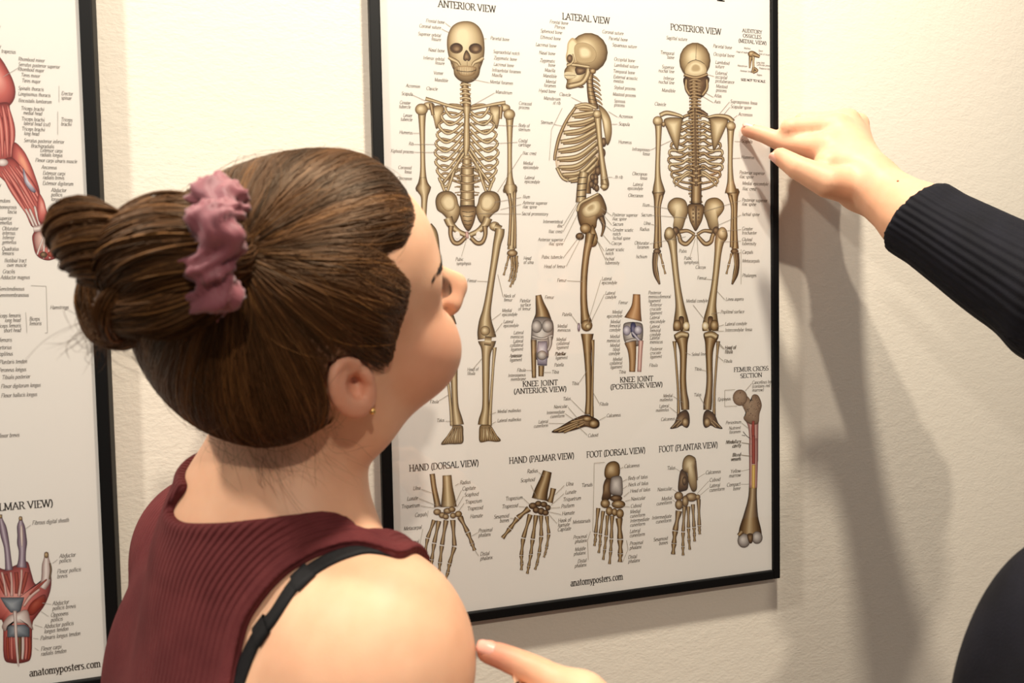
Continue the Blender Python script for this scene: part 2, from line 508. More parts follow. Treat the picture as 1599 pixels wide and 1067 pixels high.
# ---- hair: a cap that lies on the skull, swept back to the bun
HAIRLINE = [(0.16, 0.13), (0.095, 0.069), (0.085, 0.0605), (0.077, 0.057), (0.061, 0.053), (0.046, 0.056), (0.050, 0.045), (0.056, 0.031),
            (0.051, 0.021), (0.046, 0.013), (0.040, 0.004), (0.035, -0.003), (0.030, -0.012), (0.022, -0.013), (0.015, -0.004), (0.004, 0.006),
            (-0.012, 0.004), (-0.022, -0.008), (-0.032, -0.026), (-0.042, -0.042), (-0.054, -0.056),
            (-0.16, -0.076), (-0.22, 0.0), (-0.15, 0.2)]
headh = Body(); headh.add(skull, 0)
he((0, -0.030, -0.008), (0.060, 0.046, 0.042), 0.03, headh)
for s in (1, -1): he((s*0.046, -0.018, -0.006), (0.030, 0.033, 0.030), 0.03, headh)
def hair_off(p):
    l = hloc(p)
    r = poly_sd(HAIRLINE, l[:, 1], l[:, 2])
    t = np.clip(-r/0.040, -0.3, 1)
    return -0.0012+0.0095*np.where(t > 0, t*(2-t)*1.0, t*1.6)
def hair_f(p): return headh(p)-hair_off(p)
BUN = None
hlo, hhi = H(0, 0, 0)-0.15, H(0, 0, 0)+0.15
hv, hf_ = isomesh(hair_f, hlo, hhi, 0.0028, refine=2)
l = hloc(hv)
rr = poly_sd(HAIRLINE, l[:, 1], l[:, 2])
ok = (rr < 0.004) & (np.minimum(earR(hv), earL(hv)) > 0.0012)
fm = ok[hf_].all(1)
# the cap is the outer skin only
hf_ = hf_[fm]; used = np.unique(hf_); mp = np.full(len(hv), -1); mp[used] = np.arange(len(used))
hv = hv[used]; hf_ = mp[hf_]
# bun base on the cap
BUNP, _ = raycast(lambda p: hair_f(p), [(372, 398)])
BUNB = BUNP[0]; BUNL = hloc(BUNB[None])[0]
print('bun local', BUNL)
BUNN = grad(hair_f, BUNB[None])[0]
def streak(p):
    """hair tone as a function of the angle around the bun base: streaks run towards it"""
    ax = nrm(-HA@BUNL) if False else nrm(BUNN)
    e1 = nrm(np.cross(ax, [0.2, 0.1, 1])); e2 = np.cross(ax, e1)
    q = p-BUNB; th = np.arctan2(q@e2, q@e1)
    v = np.zeros(len(p))
    for k, (fr, am) in enumerate(((7, .5), (19, .55), (43, .45), (91, .25))):
        v += am*np.sin(th*fr+k*1.7+np.sin(th*5+k)*2)
    return 0.42+v*0.17
me = mesh_np('hair', hv, hf_); fattr(me, 'strand', np.clip(streak(hv)*0.8, 0, 1))
l = hloc(hv); rr = poly_sd(HAIRLINE, l[:, 1], l[:, 2]); fattr(me, 'thin', np.clip(1.25+rr/0.0055, 0, 1.4))
HAIR = link('hair', me, M_CAP, WOM, True)

def flow_strands(seeds, steps, step, jitter, lift, target, wob=0.0):
    p = project(hair_f, seeds.copy(), 2); out = [p.copy()]
    drift = RNG.normal(size=(len(p), 3))*jitter
    for i in range(steps):
        g = grad(hair_f, p); d = target-p
        dist = np.linalg.norm(d, axis=1, keepdims=True)
        d = d/dist+drift*np.clip(dist/0.06, 0, 1)
        d -= g*(d*g).sum(1, keepdims=True); d /= np.linalg.norm(d, axis=1, keepdims=True)+1e-9
        p = p+d*np.minimum(step[:, None], dist*0.35)
        p = p-grad(hair_f, p)*hair_f(p)[:, None]
        out.append(p.copy())
    out = np.stack(out, 1)
    g = grad(hair_f, out.reshape(-1, 3)).reshape(out.shape)
    return out+g*lift[:, None, None]
# seeds: random points of the cap, and many along the hairline
tri = hf_[RNG.integers(0, len(hf_), 7600)]
wgt = RNG.dirichlet(np.ones(4), len(tri))
seeds = (hv[tri]*wgt[..., None]).sum(1)
n = len(seeds); dist = np.linalg.norm(seeds-BUNB, axis=1)
st = dist*RNG.uniform(0.25, 0.75, n)/13
paths = flow_strands(seeds, 13, st, 0.05, RNG.uniform(0.0000, 0.0010, n), BUNB)
kp = np.minimum(earR(paths.reshape(-1, 3)), earL(paths.reshape(-1, 3))).reshape(paths.shape[:2]).min(1) > 0.0008
paths, seeds = paths[kp], seeds[kp]; n = len(seeds)
V1, F1, I1 = tubes(paths, RNG.uniform(0.00022, 0.00050, n))
c1 = np.clip(streak(seeds)+RNG.normal(size=n)*0.06, 0, 1)
# hairline seeds
l = hloc(hv); rr = poly_sd(HAIRLINE, l[:, 1], l[:, 2])
edge = hv[(rr > -0.004)]
seeds2 = edge[RNG.integers(0, len(edge), 2600)]+RNG.normal(size=(2600, 3))*0.0034
n2 = len(seeds2)
paths2 = flow_strands(seeds2, 13, RNG.uniform(0.02, 0.07, n2)/13, 0.14, RNG.uniform(0.0, 0.0012, n2), BUNB)
kp = np.minimum(earR(paths2.reshape(-1, 3)), earL(paths2.reshape(-1, 3))).reshape(paths2.shape[:2]).min(1) > 0.0008
paths2, seeds2 = paths2[kp], seeds2[kp]; n2 = len(seeds2)
V2, F2, I2 = tubes(paths2, RNG.uniform(0.00014, 0.00032, n2))
c2 = np.clip(streak(seeds2)+RNG.normal(size=n2)*0.15, 0, 1)
# flyaway hairs standing off the cap
tri = hf_[RNG.integers(0, len(hf_), 260)]
seeds3 = hv[tri].mean(1); n3 = len(seeds3)
paths3 = flow_strands(seeds3, 13, RNG.uniform(0.03, 0.07, n3)/13, 0.35, np.zeros(n3), BUNB)
g3 = grad(hair_f, paths3.reshape(-1, 3)).reshape(paths3.shape)
arc = np.sin(np.linspace(0, math.pi*0.75, 14))[None, :, None]
paths3 = paths3+g3*arc*RNG.uniform(0.001, 0.0055, n3)[:, None, None]
V3, F3, I3 = tubes(paths3, RNG.uniform(0.00007, 0.00012, n3))
c3 = np.clip(0.6+RNG.normal(size=n3)*0.15, 0, 1)
def join(parts):
    Vs, Fs, Cs, o = [], [], [], 0
    for V, F, c in parts:
        Vs.append(V); Fs.append(F+o); Cs.append(c); o += len(V)
    return np.concatenate(Vs), np.concatenate(Fs), np.concatenate(Cs)
V, F, cc = join([(V1, F1, c1[I1]), (V2, F2, c2[I2]), (V3, F3, c3[I3])])
me = mesh_np('hair_strands', V, F); fattr(me, 'strand', cc)
o = link('hair_strands', me, M_HAIR, HAIR, True); o['kind'] = 'stuff'

# wisps at the nape and below the bun
def wisp(n, path, spread, rad, curl=0.004):
    base = catmull(path, 12); out = np.empty((n, 12, 3))
    for i in range(n):
        a = RNG.normal(size=3)*spread; b = RNG.normal(size=3)*spread*2.2
        t = np.linspace(0, 1, 12)[:, None]
        out[i] = base+a*(1-t)+b*t+np.sin(t*math.pi*RNG.uniform(0.5, 2)+RNG.uniform(0, 6))*RNG.normal(size=3)*curl
    return tubes(out, RNG.uniform(rad*0.6, rad*1.3, n))
WP = []
def nape(px0, px1, px2, n, spread=0.005, rad=0.00006, curl=0.003):
    pt, _ = raycast(torso, [px1, px2]); p0, _ = raycast(hair_f, [px0])
    g = grad(torso, pt); pt = pt+g*0.002
    WP.append(wisp(n, np.array([p0[0], pt[0], pt[1]]), spread, rad, curl))
for a in (((390, 690), (400, 722), (420, 756), 16), ((430, 690), (440, 725), (462, 752), 16), ((340, 672), (352, 712), (382, 742), 10),
          ((470, 680), (490, 712), (520, 742), 12), ((500, 660), (520, 690), (552, 712), 8), ((400, 695), (430, 740), (470, 770), 7)):
    nape(*a[:3], a[3]*2)
V, F, cc = join([(v, f, np.full(len(v), 0.25)) for v, f, i in WP])
me = mesh_np('nape_wisps', V, F); fattr(me, 'strand', cc+0.2)
o = link('nape_wisps', me, M_HAIR, HAIR, True); o['kind'] = 'stuff'

# ---- the bun: tresses wound behind the scrunchie
DB = np.linalg.norm(BUNB-EYE)
dB = float((BUNB-EYE)@CF)
print('bun depth', dB)
def tress(name, pts, rad, seed, twist=1.2, strands=420, flat=1.0):
    """pts: (px, py, depth offset) centre line; rad: radius in pixels along it"""
    n = 40
    c = catmull([P(x, y, dB+dz) for x, y, dz in pts], n)
    r = np.interp(np.linspace(0, 1, n), np.linspace(0, 1, len(rad)), rad)/FPX*dB
    Tn = np.gradient(c, axis=0); Tn /= np.linalg.norm(Tn, axis=1, keepdims=True)
    N = np.cross(Tn, CF); N /= np.linalg.norm(N, axis=1, keepdims=True); B = np.cross(Tn, N)
    m = 48; ph = np.linspace(0, 2*math.pi, m, endpoint=False)
    rg = np.random.default_rng(seed); k = rg.integers(5, 19, 5); o = rg.uniform(0, 6.28, 5)
    u = np.linspace(0, 1, n)
    tw = ph[None]+twist*u[:, None]
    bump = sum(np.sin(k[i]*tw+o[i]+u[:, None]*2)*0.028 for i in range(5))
    R = r[:, None]*(1+bump)
    V = c[:, None]+N[:, None]*(np.cos(ph)[None, :, None]*R[..., None])+B[:, None]*(np.sin(ph)[None, :, None]*R[..., None]*flat)
    i, j = np.meshgrid(np.arange(n-1), np.arange(m), indexing='ij'); j2 = (j+1) % m
    F = np.stack([i*m+j, i*m+j2, (i+1)*m+j2, (i+1)*m+j], -1).reshape(-1, 4)
    caps = np.array([c[0], c[-1]]); V = V.reshape(-1, 3); nb = len(V); V = np.vstack([V, caps])
    cf = [(nb, (q+1) % m, q, nb) for q in range(m)]
    me_v, me_f = V, F
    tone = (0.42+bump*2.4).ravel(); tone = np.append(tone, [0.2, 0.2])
    # strands
    s = strands; a0 = rg.uniform(0, 6.28, s); t0 = rg.uniform(0, 0.55, s); t1 = np.minimum(t0+rg.uniform(0.25, 0.6, s), 1)
    q = np.linspace(0, 1, 14)[None]; tt = t0[:, None]+(t1-t0)[:, None]*q
    an = a0[:, None]-twist*tt+rg.normal(size=(s, 1))*0.25*q
    fi = tt*(n-1); i0 = np.clip(fi.astype(int), 0, n-2); fr = (fi-i0)[..., None]
    ip = lambda A: A[i0]*(1-fr)+A[i0+1]*fr
    rr_ = (r[i0]*(1-fr[..., 0])+r[i0+1]*fr[..., 0])
    bb = sum(np.sin(k[z]*(an+twist*tt)+o[z]+tt*2)*0.028 for z in range(5))
    rr_ = rr_*(1+bb)+rg.uniform(0.0002, 0.0015, (s, 1))
    pth = ip(c)+ip(N)*(np.cos(an)*rr_)[..., None]+ip(B)*(np.sin(an)*rr_*flat)[..., None]
    Vs, Fs, Is = tubes(pth, rg.uniform(0.00028, 0.00055, s))
    cs = np.clip(0.45+rg.normal(size=s)*0.13, 0, 1)
    return (V, F, tone), (Vs, Fs, cs[Is])
surf, strn = [], []
for args in (
    # middle mass running left from the scrunchie
    (('a'), [(352, 398, 0.006), (322, 394, -0.010), (270, 395, -0.018), (225, 412, -0.010), (206, 440, 0.004)], [52, 66, 76, 74, 44], 3, 0.7),
    # upper roll
    (('b'), [(345, 378, 0.012), (310, 352, 0.004), (262, 352, 0.0), (222, 372, 0.006), (206, 410, 0.012), (212, 450, 0.02)], [28, 38, 44, 44, 38, 24], 5, 1.6),
    # far left coil
    (('c'), [(108, 338, -0.002), (122, 352, -0.010), (148, 378, -0.016), (176, 404, -0.014), (200, 432, -0.004)], [14, 42, 54, 52, 30], 8, 8.0),
    # lower mass
    (('d'), [(348, 440, 0.0), (312, 462, -0.014), (262, 476, -0.018), (205, 478, -0.010), (172, 468, 0.005)], [22, 36, 48, 42, 22], 11, 0.8),
    # loose lighter tress hanging at the lower left
    (('e'), [(206, 438, -0.022), (182, 462, -0.024), (170, 492, -0.018), (176, 520, -0.006), (196, 524, 0.004)], [12, 15, 16, 12, 6], 14, 0.5),
    (('f'), [(150, 430, 0.03), (148, 470, 0.03), (160, 510, 0.03), (190, 525, 0.03), (230, 512, 0.02)], [20, 26, 24, 20, 14], 17, 0.6),
):
    a, b = tress(*args); surf.append(a); strn.append(b)
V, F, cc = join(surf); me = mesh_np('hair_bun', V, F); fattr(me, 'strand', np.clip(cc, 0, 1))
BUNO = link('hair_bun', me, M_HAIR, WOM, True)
V, F, cc = join(strn)
me = mesh_np('bun_strands', V, F); fattr(me, 'strand', cc)
o = link('bun_strands', me, M_HAIR, BUNO, True); o['kind'] = 'stuff'
# fluffy loose hairs around the bun
fl_ = []
for q in range(14):
    x0, y0 = RNG.uniform(150, 230), RNG.uniform(455, 520)
    fl_.append(wisp(10, np.array([P(x0, y0, dB+0.005), P(x0-10+RNG.normal()*10, y0+25, dB), P(x0-6+RNG.normal()*14, y0+52, dB+0.004)]), 0.004, 0.00013, 0.004))
V, F, cc = join([(v, f, np.full(len(v), 0.5)) for v, f, i in fl_])
me = mesh_np('loose_hairs', V, F); fattr(me, 'strand', cc)
o = link('loose_hairs', me, M_HAIR, BUNO, True); o['kind'] = 'stuff'

# ---- scrunchie: a ruffled ring of satin round the base of the bun
def mat_satin():
    m = NT('dusty_pink_satin'); n = m.noise(60, 3, 0.5, m.obj())
    r = m.ramp(n.outputs[0], [(0.3, srgb(122, 60, 70)), (0.7, srgb(152, 84, 92))])
    m.l(r.outputs[0], m.b.inputs['Base Color']); m.b.inputs['Roughness'].default_value = 0.58
    m.b.inputs['Sheen Weight'].default_value = 0.3
    return m.m
cS = P(337, 392, dB-0.010)
axS = nrm(imgvec(-0.86, 0.08, 0.36)); e1 = nrm(imgvec(-0.20, 0.97, 0.1)-axS*np.dot(imgvec(-0.20, 0.97, 0.1), axS)); e2 = np.cross(axS, e1)
na, nb_ = 220, 26
A_, B_ = np.meshgrid(np.linspace(0, 2*math.pi, na, endpoint=False), np.linspace(0, 2*math.pi, nb_, endpoint=False), indexing='ij')
ruf = np.sin(A_*9+np.sin(A_*3)*1.5)*0.45+np.sin(A_*21+B_*2+1)*0.14+np.sin(A_*5+2+B_)*0.4
rmaj = (0.0262+0.0018*np.sin(A_*5+1))
a_ax = 0.0105*(1+0.22*ruf); a_rad = 0.0068*(1+0.50*ruf*np.cos(B_))
fold = 0.0013*np.sin(B_*5+A_*17+np.sin(A_*6)*2)+0.0010*np.sin(B_*9+A_*6+np.sin(A_*11)*1.5)
RR = rmaj+(a_rad+fold)*np.cos(B_)
XX = (a_ax+fold)*np.sin(B_)+0.0030*np.sin(A_*9+np.sin(2*A_))
V = cS+e1*(np.cos(A_)*RR)[..., None]*1.06+e2*(np.sin(A_)*RR)[..., None]+axS*XX[..., None]
i, j = np.meshgrid(np.arange(na), np.arange(nb_), indexing='ij')
F = np.stack([i*nb_+j, ((i+1) % na)*nb_+j, ((i+1) % na)*nb_+(j+1) % nb_, i*nb_+(j+1) % nb_], -1).reshape(-1, 4)
tag(link('scrunchie', mesh_np('scrunchie', V.reshape(-1, 3), F), mat_satin(), WOM, True), 'dusty pink satin scrunchie round the bun')

# ---- earring stud, eyes, lashes
def sphere_obj(name, c, r, mat, parent, sx=None, A=np.eye(3)):
    bm = bmesh.new(); bmesh.ops.create_uvsphere(bm, u_segments=20, v_segments=12, radius=1.0)
    R_ = np.array([r, r, r]) if sx is None else np.array(sx)
    for v in bm.verts: v.co = Vector(np.asarray(c)+A@(np.array(v.co)*R_))
    me = bpy.data.meshes.new(name); bm.to_mesh(me); bm.free()
    return link(name, me, mat, parent, True)
ep, _ = raycast(lambda p: full(p), [(580, 641)])
tag(sphere_obj('earring', ep[0]+grad(full, ep)[0]*0.0008, 0.0021, M_GOLD, WOM), 'small gold ball stud in the ear lobe')
for s in (1, -1):
    e = sphere_obj('eye', H(s*0.032, 0.0745, -0.004), 0.0122, M_EYE, WOM)
    sphere_obj('iris', H(s*0.033, 0.0838, -0.004), 0, M_IRIS, e, (0.0058, 0.0042, 0.0058), HA)
    ls = []
    for q in range(34):
        t = q/33*2-1
        p0 = np.array([s*0.032+t*0.0125, 0.0885-abs(t)**2*0.006, -0.0015-0.002*abs(t)])
        p1 = p0+np.array([t*0.002, 0.0055, 0.0008]); p2 = p1+np.array([t*0.0015, 0.003, 0.003])
        ls.append(np.array([H(*x) for x in catmull([p0, p1, p2], 6)]))
    v, f, i = tubes(np.array(ls), np.full(len(ls), 0.00022))
    link('eyelashes', mesh_np('eyelashes', v, f), M_LASH, WOM)['kind'] = 'stuff'
    bs = []
    for q in range(150):
        t = RNG.uniform(0, 1); h = RNG.uniform(-1, 1)*0.0028*(1-0.6*t)
        x = s*(0.012+0.036*t); z = 0.014+0.007*math.sin(t*2.2)+h
        p0 = project(face, H(x, 0.10-0.03*t, z)[None], 4)[0]
        d = HA@nrm([s*0.9, -0.2, 0.35-0.5*t]); p1 = p0+d*0.006
        p1 = project(face, p1[None], 2)[0]
        g = HA@np.array([0, 1, 0])
        bs.append(np.array([p0+(p1-p0)*w+g*0.0006 for w in np.linspace(0, 1, 4)]))
    v, f, i = tubes(np.array(bs), np.full(len(bs), 0.00022))
    link('eyebrow', mesh_np('eyebrow', v, f), M_LASH, WOM)['kind'] = 'stuff'

# ---- burgundy ribbed top and black strap
NECKPX = [(292, 764), (272, 796), (285, 815), (340, 817), (400, 812), (460, 806), (505, 803), (535, 815), (570, 838)]
ARMPX = [(622, 873), (560, 857), (509, 866), (474, 882), (445, 902), (407, 945), (388, 978), (376, 1025), (369, 1063), (362, 1100)]
npt, ok1 = raycast(torso, NECKPX); apt, ok2 = raycast(torso, ARMPX)
npt, apt = tloc(npt[ok1]), tloc(apt[ok2])
print('neck', np.round(npt, 3).tolist()); print('arm', np.round(apt, 3).tolist())
class Loop:
    """closed curve on the body; side(p) is positive on the side of the point q"""
    def __init__(s, loc, q, n=72):
        pts = np.array([T(*v) for v in loc]); m = len(pts)
        c = catmull(np.vstack([pts[-2:], pts, pts[:3]]), (m+4)*6+1)[12:12+m*6]
        c = c[::max(1, len(c)//n)]
        c = project(torso, c, 3); g_ = grad(torso, c)
        t = np.roll(c, -1, 0)-np.roll(c, 1, 0); t /= np.linalg.norm(t, axis=1, keepdims=True)
        s.c, s.s = c, np.cross(t, g_)
        s.s /= np.linalg.norm(s.s, axis=1, keepdims=True)
        if np.median(((q-c)*s.s).sum(1)) < 0: s.s = -s.s
    def side(s, p):
        out = np.empty(len(p)); dist = np.empty(len(p))
        for k in range(0, len(p), 100000):
            q = p[k:k+100000]
            d2 = (q*q).sum(1)[:, None]-2*q@s.c.T+(s.c*s.c).sum(1)[None]
            i_ = d2.argmin(1); out[k:k+100000] = ((q-s.c[i_])*s.s[i_]).sum(1); dist[k:k+100000] = np.sqrt(np.maximum(d2[np.arange(len(q)), i_], 0))
        return out, dist
axR = cap(RS-TU*0.075+TR*0.012, RE, 0, 0); axL = cap(LS-TU*0.10+TF*0.02, LS-TU*0.24+TF*0.06+TR*0.03, 0, 0)
ARML = Loop([tuple(q) for q in apt]+[(0.114, -0.070, -0.050), (0.128, -0.045, -0.080), (0.140, 0.0, -0.090), (0.128, 0.045, -0.078), (0.108, 0.075, -0.045), (0.104, 0.075, -0.005), (0.118, 0.055, 0.025), (0.140, 0.028, 0.048)], RS+TR*0.05)
NECKL = Loop([tuple(q) for q in npt]+[(0.118, 0.028, 0.050), (0.100, 0.058, 0.025), (0.065, 0.085, 0.0), (0.020, 0.085, 0.0), (-0.015, 0.055, 0.03), (-0.022, 0.02, 0.060), (-0.012, -0.025, 0.078), (0.008, -0.055, 0.086)], H(0, 0, 0))
def region(p):
    a, _ = ARML.side(p); b, _ = NECKL.side(p)
    return np.maximum(np.maximum(a, b), np.maximum(0.060-axR(p), 0.054-axL(p)))
def edge_roll(p, r):
    return 0.0012*np.exp(-((r+0.004)/0.004)**2)
def garment(p):
    b = torso(p); out = np.maximum(b-0.0042, -(b+0.005)); k = np.abs(b) < 0.014
    if k.any():
        r = region(p[k]); bb = b[k]
        out[k] = np.maximum(np.maximum(bb-0.0042-edge_roll(p[k], r), -(bb+0.005)), r)
    return out
glo = np.array([lo[0], lo[1], lo[2]]); ghi = np.maximum(RS, LS)+np.array([0.1, 0.1, 0.12])
def garment_c(p): return np.maximum(garment(p), (glo[2]+0.01)-p[:, 2])
gv, gf = isomesh(garment_c, glo, ghi, 0.0024, refine=0)
for _ in range(2):
    gv = gv-grad(garment_c, gv, 3e-4)*(garment_c(gv)*0.7)[:, None]
me = mesh_np('ribbed_top', gv, gf)
l = tloc(gv)
# rib coordinate: runs parallel to the armhole near it, straight down in the middle of the back
dd = ARML.side(gv)[1]
fattr(me, 'rib', dd)
fattr(me, 'hem', np.exp(-((region(gv)+0.005)/0.0045)**2))
def mat_rib(name, dark, light, attr, period, strength, rough=0.85):
    m = NT(name); a = m.attr(attr)
    f = m.n('ShaderNodeMath', operation='MULTIPLY'); m.l(a.outputs['Fac'], f.inputs[0]); f.inputs[1].default_value = 2*math.pi/period
    s_ = m.n('ShaderNodeMath', operation='SINE'); m.l(f.outputs[0], s_.inputs[0])
    g = m.n('ShaderNodeMath', operation='MULTIPLY_ADD'); m.l(s_.outputs[0], g.inputs[0]); g.inputs[1].default_value = 0.5; g.inputs[2].default_value = 0.5
    n = m.noise(900, 2, 0.6, m.obj()); n2 = m.noise(30, 3, 0.6, m.obj())
    ad = m.n('ShaderNodeMath', operation='MULTIPLY_ADD'); m.l(n.outputs[0], ad.inputs[0]); ad.inputs[1].default_value = 0.35; m.l(g.outputs[0], ad.inputs[2])
    r = m.ramp(n2.outputs[0], [(0.35, dark), (0.65, light)]); m.l(r.outputs[0], m.b.inputs['Base Color'])
    m.b.inputs['Roughness'].default_value = rough; m.b.inputs['Specular IOR Level'].default_value = 0.2
    m.b.inputs['Sheen Weight'].default_value = 0.25; m.b.inputs['Sheen Roughness'].default_value = 0.5
    m.b.inputs['Sheen Tint'].default_value = light
    m.bump(ad.outputs[0], strength, 0.0012)
    return m.m
M_RIB = mat_rib('burgundy_rib_knit', srgb(90, 37, 39), srgb(104, 46, 47), 'rib', 0.0042, 0.8)
tag(link('sleeveless_top', me, M_RIB, WOM, True), 'burgundy ribbed knit sleeveless top')

def ribbon_on(f, path, width, thick, lift, n=60):
    """a flat band that lies on the surface f along the given points"""
    c = catmull(path, n)
    c = project(f, c, 3); g = grad(f, c)
    Tn = np.gradient(c, axis=0); Tn /= np.linalg.norm(Tn, axis=1, keepdims=True)
    S = np.cross(Tn, g); S /= np.linalg.norm(S, axis=1, keepdims=True)
    w = np.broadcast_to(np.asarray(width, float), (n,))[:, None]
    rows = []
    k = 7
    prof = [(a, lift) for a in np.linspace(-1, 1, k)]
    top, bot = [], []
    for a in np.linspace(-1, 1, k):
        q = project(f, c+S*w*0.5*a, 2); gg = grad(f, q)
        e = 1-0.6*max(0, (abs(a)-0.8)/0.2)
        top.append(q+gg*(lift+thick*e)); bot.append(q+gg*(lift-0.0008))
    ring = np.stack(top+bot[::-1], 1); m = ring.shape[1]
    i, j = np.meshgrid(np.arange(n-1), np.arange(m), indexing='ij'); j2 = (j+1) % m
    F = np.stack([i*m+j, (i+1)*m+j, (i+1)*m+j2, i*m+j2], -1).reshape(-1, 4)
    return ring.reshape(-1, 3), F
STRAPPX = [(612, 864), (575, 858), (540, 865), (492, 888), (464, 911), (431, 959), (402, 997), (376, 1054), (356, 1110)]
sp, oks = raycast(torso, STRAPPX)
v, f = ribbon_on(torso, sp[oks], 0.0105, 0.0013, 0.0006)
STRAP = tag(link('shoulder_strap', mesh_np('shoulder_strap', v, f), M_STRAP, WOM, True), 'thin black elastic shoulder strap')
for a, b in (((486, 891), (462, 914)), ((419, 974), (403, 996))):
    q, _ = raycast(torso, [a, ((a[0]+b[0])/2, (a[1]+b[1])/2), b])
    v, f = ribbon_on(torso, q, 0.0140, 0.0016, 0.0012, 14)
    link('strap_slider', mesh_np('strap_slider', v, f), M_STRAP, STRAP, True)

# ------------------------------------------------------------------ the second person, mostly out of frame, pointing
def V3(x, y, d): return EYE+CR*x+CU*y+CF*d
def hand_pts(lst): return [W(x, y, o) for x, y, o in lst]
arm = Body()
RW = W(1354, 286, 0.112)
palm0 = None
idx = hand_pts([(1168, 203, 0.022), (1194, 211, 0.034), (1223, 223, 0.048), (1290, 232, 0.082)])
mid = hand_pts([(1290, 226, 0.050), (1258, 216, 0.034), (1234, 200, 0.056), (1304, 200, 0.072)])
rng_ = hand_pts([(1300, 218, 0.036), (1272, 206, 0.022), (1254, 190, 0.040), (1320, 192, 0.058)])
pky = hand_pts([(1312, 210, 0.026), (1290, 202, 0.015), (1276, 188, 0.028), (1336, 196, 0.044)])
thb = hand_pts([(1218, 244, 0.076), (1246, 262, 0.093), (1294, 285, 0.112), (1344, 294, 0.112)])
fing = [(idx, [0.0078, 0.0090, 0.0106, 0.0150]), (mid, [0.0080, 0.0095, 0.0112, 0.0150]), (rng_, [0.0078, 0.0092, 0.0108, 0.0145]),
        (pky, [0.0066, 0.0078, 0.0092, 0.0130]), (thb, [0.0092, 0.0124, 0.0162, 0.0200])]
palm = Body()
wr = [RW+CU*0.010, RW+CU*0.006-CF*-0.008, RW, RW-CU*0.004]
palm.add(cap(idx[3], RW-CF*0.004, 0.0160, 0.0230), 0)
palm.add(cap(mid[3], RW+CU*0.004, 0.0165, 0.0230), 0.015)
palm.add(cap(rng_[3], RW+CU*0.004+CF*0.006, 0.0155, 0.0225), 0.015)
palm.add(cap(pky[3], RW+CF*0.012, 0.0140, 0.0215), 0.015)
palm.add(cap(thb[3], (thb[3]+RW)/2, 0.0190, 0.0220), 0.015)
palm.add(cap((thb[2]+idx[3])/2, (thb[3]+idx[3])/2, 0.0150, 0.0190), 0.012)
arm.add(palm, 0)
for q, r in fing:
    arm.add(chain(q, r), 0.0055)
CUFF = W(1434, 342, 0.170); REL = V3(0.500, 0.002, 0.585)
arm.add(cap(RW, CUFF, 0.0255, 0.0330), 0.012)
arm.add(cap(CUFF, REL, 0.0335, 0.0500), 0.01)
RS2 = V3(0.415, -0.130, 0.440)
arm.add(cap(REL, RS2, 0.0490, 0.0540), 0.02)
# left arm: fingertip on the other person's upper arm
tp, _ = raycast(torso, [(733, 1012)])
tipd = 0.418
_c = P(741, 1020, tipd)[None]; _c = _c+grad(torso, _c)*(0.0073-torso(_c)[0])
lid = [_c[0], P(785, 1026, tipd-0.002), P(826, 1043, tipd-0.006), P(912, 1090, tipd-0.018)]
lmd = [P(880, 1100, tipd+0.02), P(850, 1108, tipd+0.012), P(822, 1082, tipd+0.006), P(915, 1118, tipd-0.004)]
lrg = [P(892, 1130, tipd+0.03), P(862, 1138, tipd+0.026), P(840, 1112, tipd+0.02), P(925, 1145, tipd+0.012)]
lpk = [P(905, 1155, tipd+0.036), P(880, 1160, tipd+0.034), P(862, 1140, tipd+0.03), P(935, 1168, tipd+0.024)]
lth = [P(800, 1092, tipd-0.016), P(838, 1118, tipd-0.022), P(895, 1145, tipd-0.026), P(960, 1165, tipd-0.02)]
LW2 = V3(0.120, -0.262, 0.385)
for q, r in ((lid, [0.0066, 0.0073, 0.0082, 0.0112]), (lmd, [0.0066, 0.0076, 0.0088, 0.0112]), (lrg, [0.0064, 0.0074, 0.0085, 0.0108]),
             (lpk, [0.0056, 0.0064, 0.0074, 0.0096]), (lth, [0.0078, 0.0096, 0.0118, 0.0150])):
    arm.add(chain(q, r), 0.004)
for q in (lid, lmd, lrg, lpk, lth): arm.add(cap(q[3], LW2, 0.0125, 0.0205), 0.010)
LEL = V3(0.300, -0.400, 0.270); LS2 = V3(0.375, -0.148, 0.170)
arm.add(cap(LW2, LEL, 0.0225, 0.038), 0.012); arm.add(cap(LEL, LS2, 0.038, 0.050), 0.02)
T2M = (RS2+LS2)/2; T2U = TU; T2R = nrm((RS2-LS2)-T2U*((RS2-LS2)@T2U)); T2F = np.cross(T2U, T2R)
T2A = np.stack([T2R, T2F, T2U], 1)
def T2(r, f, u): return T2M+T2R*r+T2F*f+T2U*u
arm.add(ell(T2(0, 0.00, -0.13), (0.150, 0.105, 0.20), T2A), 0.05)
_b = (V3(0.356, -0.236, 0.400)-T2M)@T2A
for s in (1, -1): arm.add(ell(T2(s*_b[0], _b[1], _b[2]), (0.070, 0.088, 0.130), T2A), 0.03)
arm.add(ell(T2(0, 0.02, -0.30), (0.145, 0.115, 0.20), T2A), 0.05)
arm.add(ell(RS2, (0.056, 0.056, 0.056), T2A), 0.03); arm.add(ell(LS2, (0.056, 0.056, 0.056), T2A), 0.03)
HA2 = head_axes(142, 0, -4); HS2 = 0.98
HO2 = V3(0.432, 0.085, 0.305)
def H2(x, y, z): return HO2+HA2@(np.array([x, y, z])*HS2)
NB2 = T2(0, -0.01, 0.05)
arm.add(cap(T2(0, 0, 0.04), RS2+T2U*0.01, 0.05, 0.04), 0.04); arm.add(cap(T2(0, 0, 0.04), LS2+T2U*0.01, 0.05, 0.04), 0.04)
sk2, face2, he2 = make_head(H2, HA2, HS2)
per2 = Body(); per2.add(face2, 0); per2.add(arm, 0.0)
per2.add(cap(H2(0, -0.022, -0.045), NB2, 0.047, 0.054), 0.035)
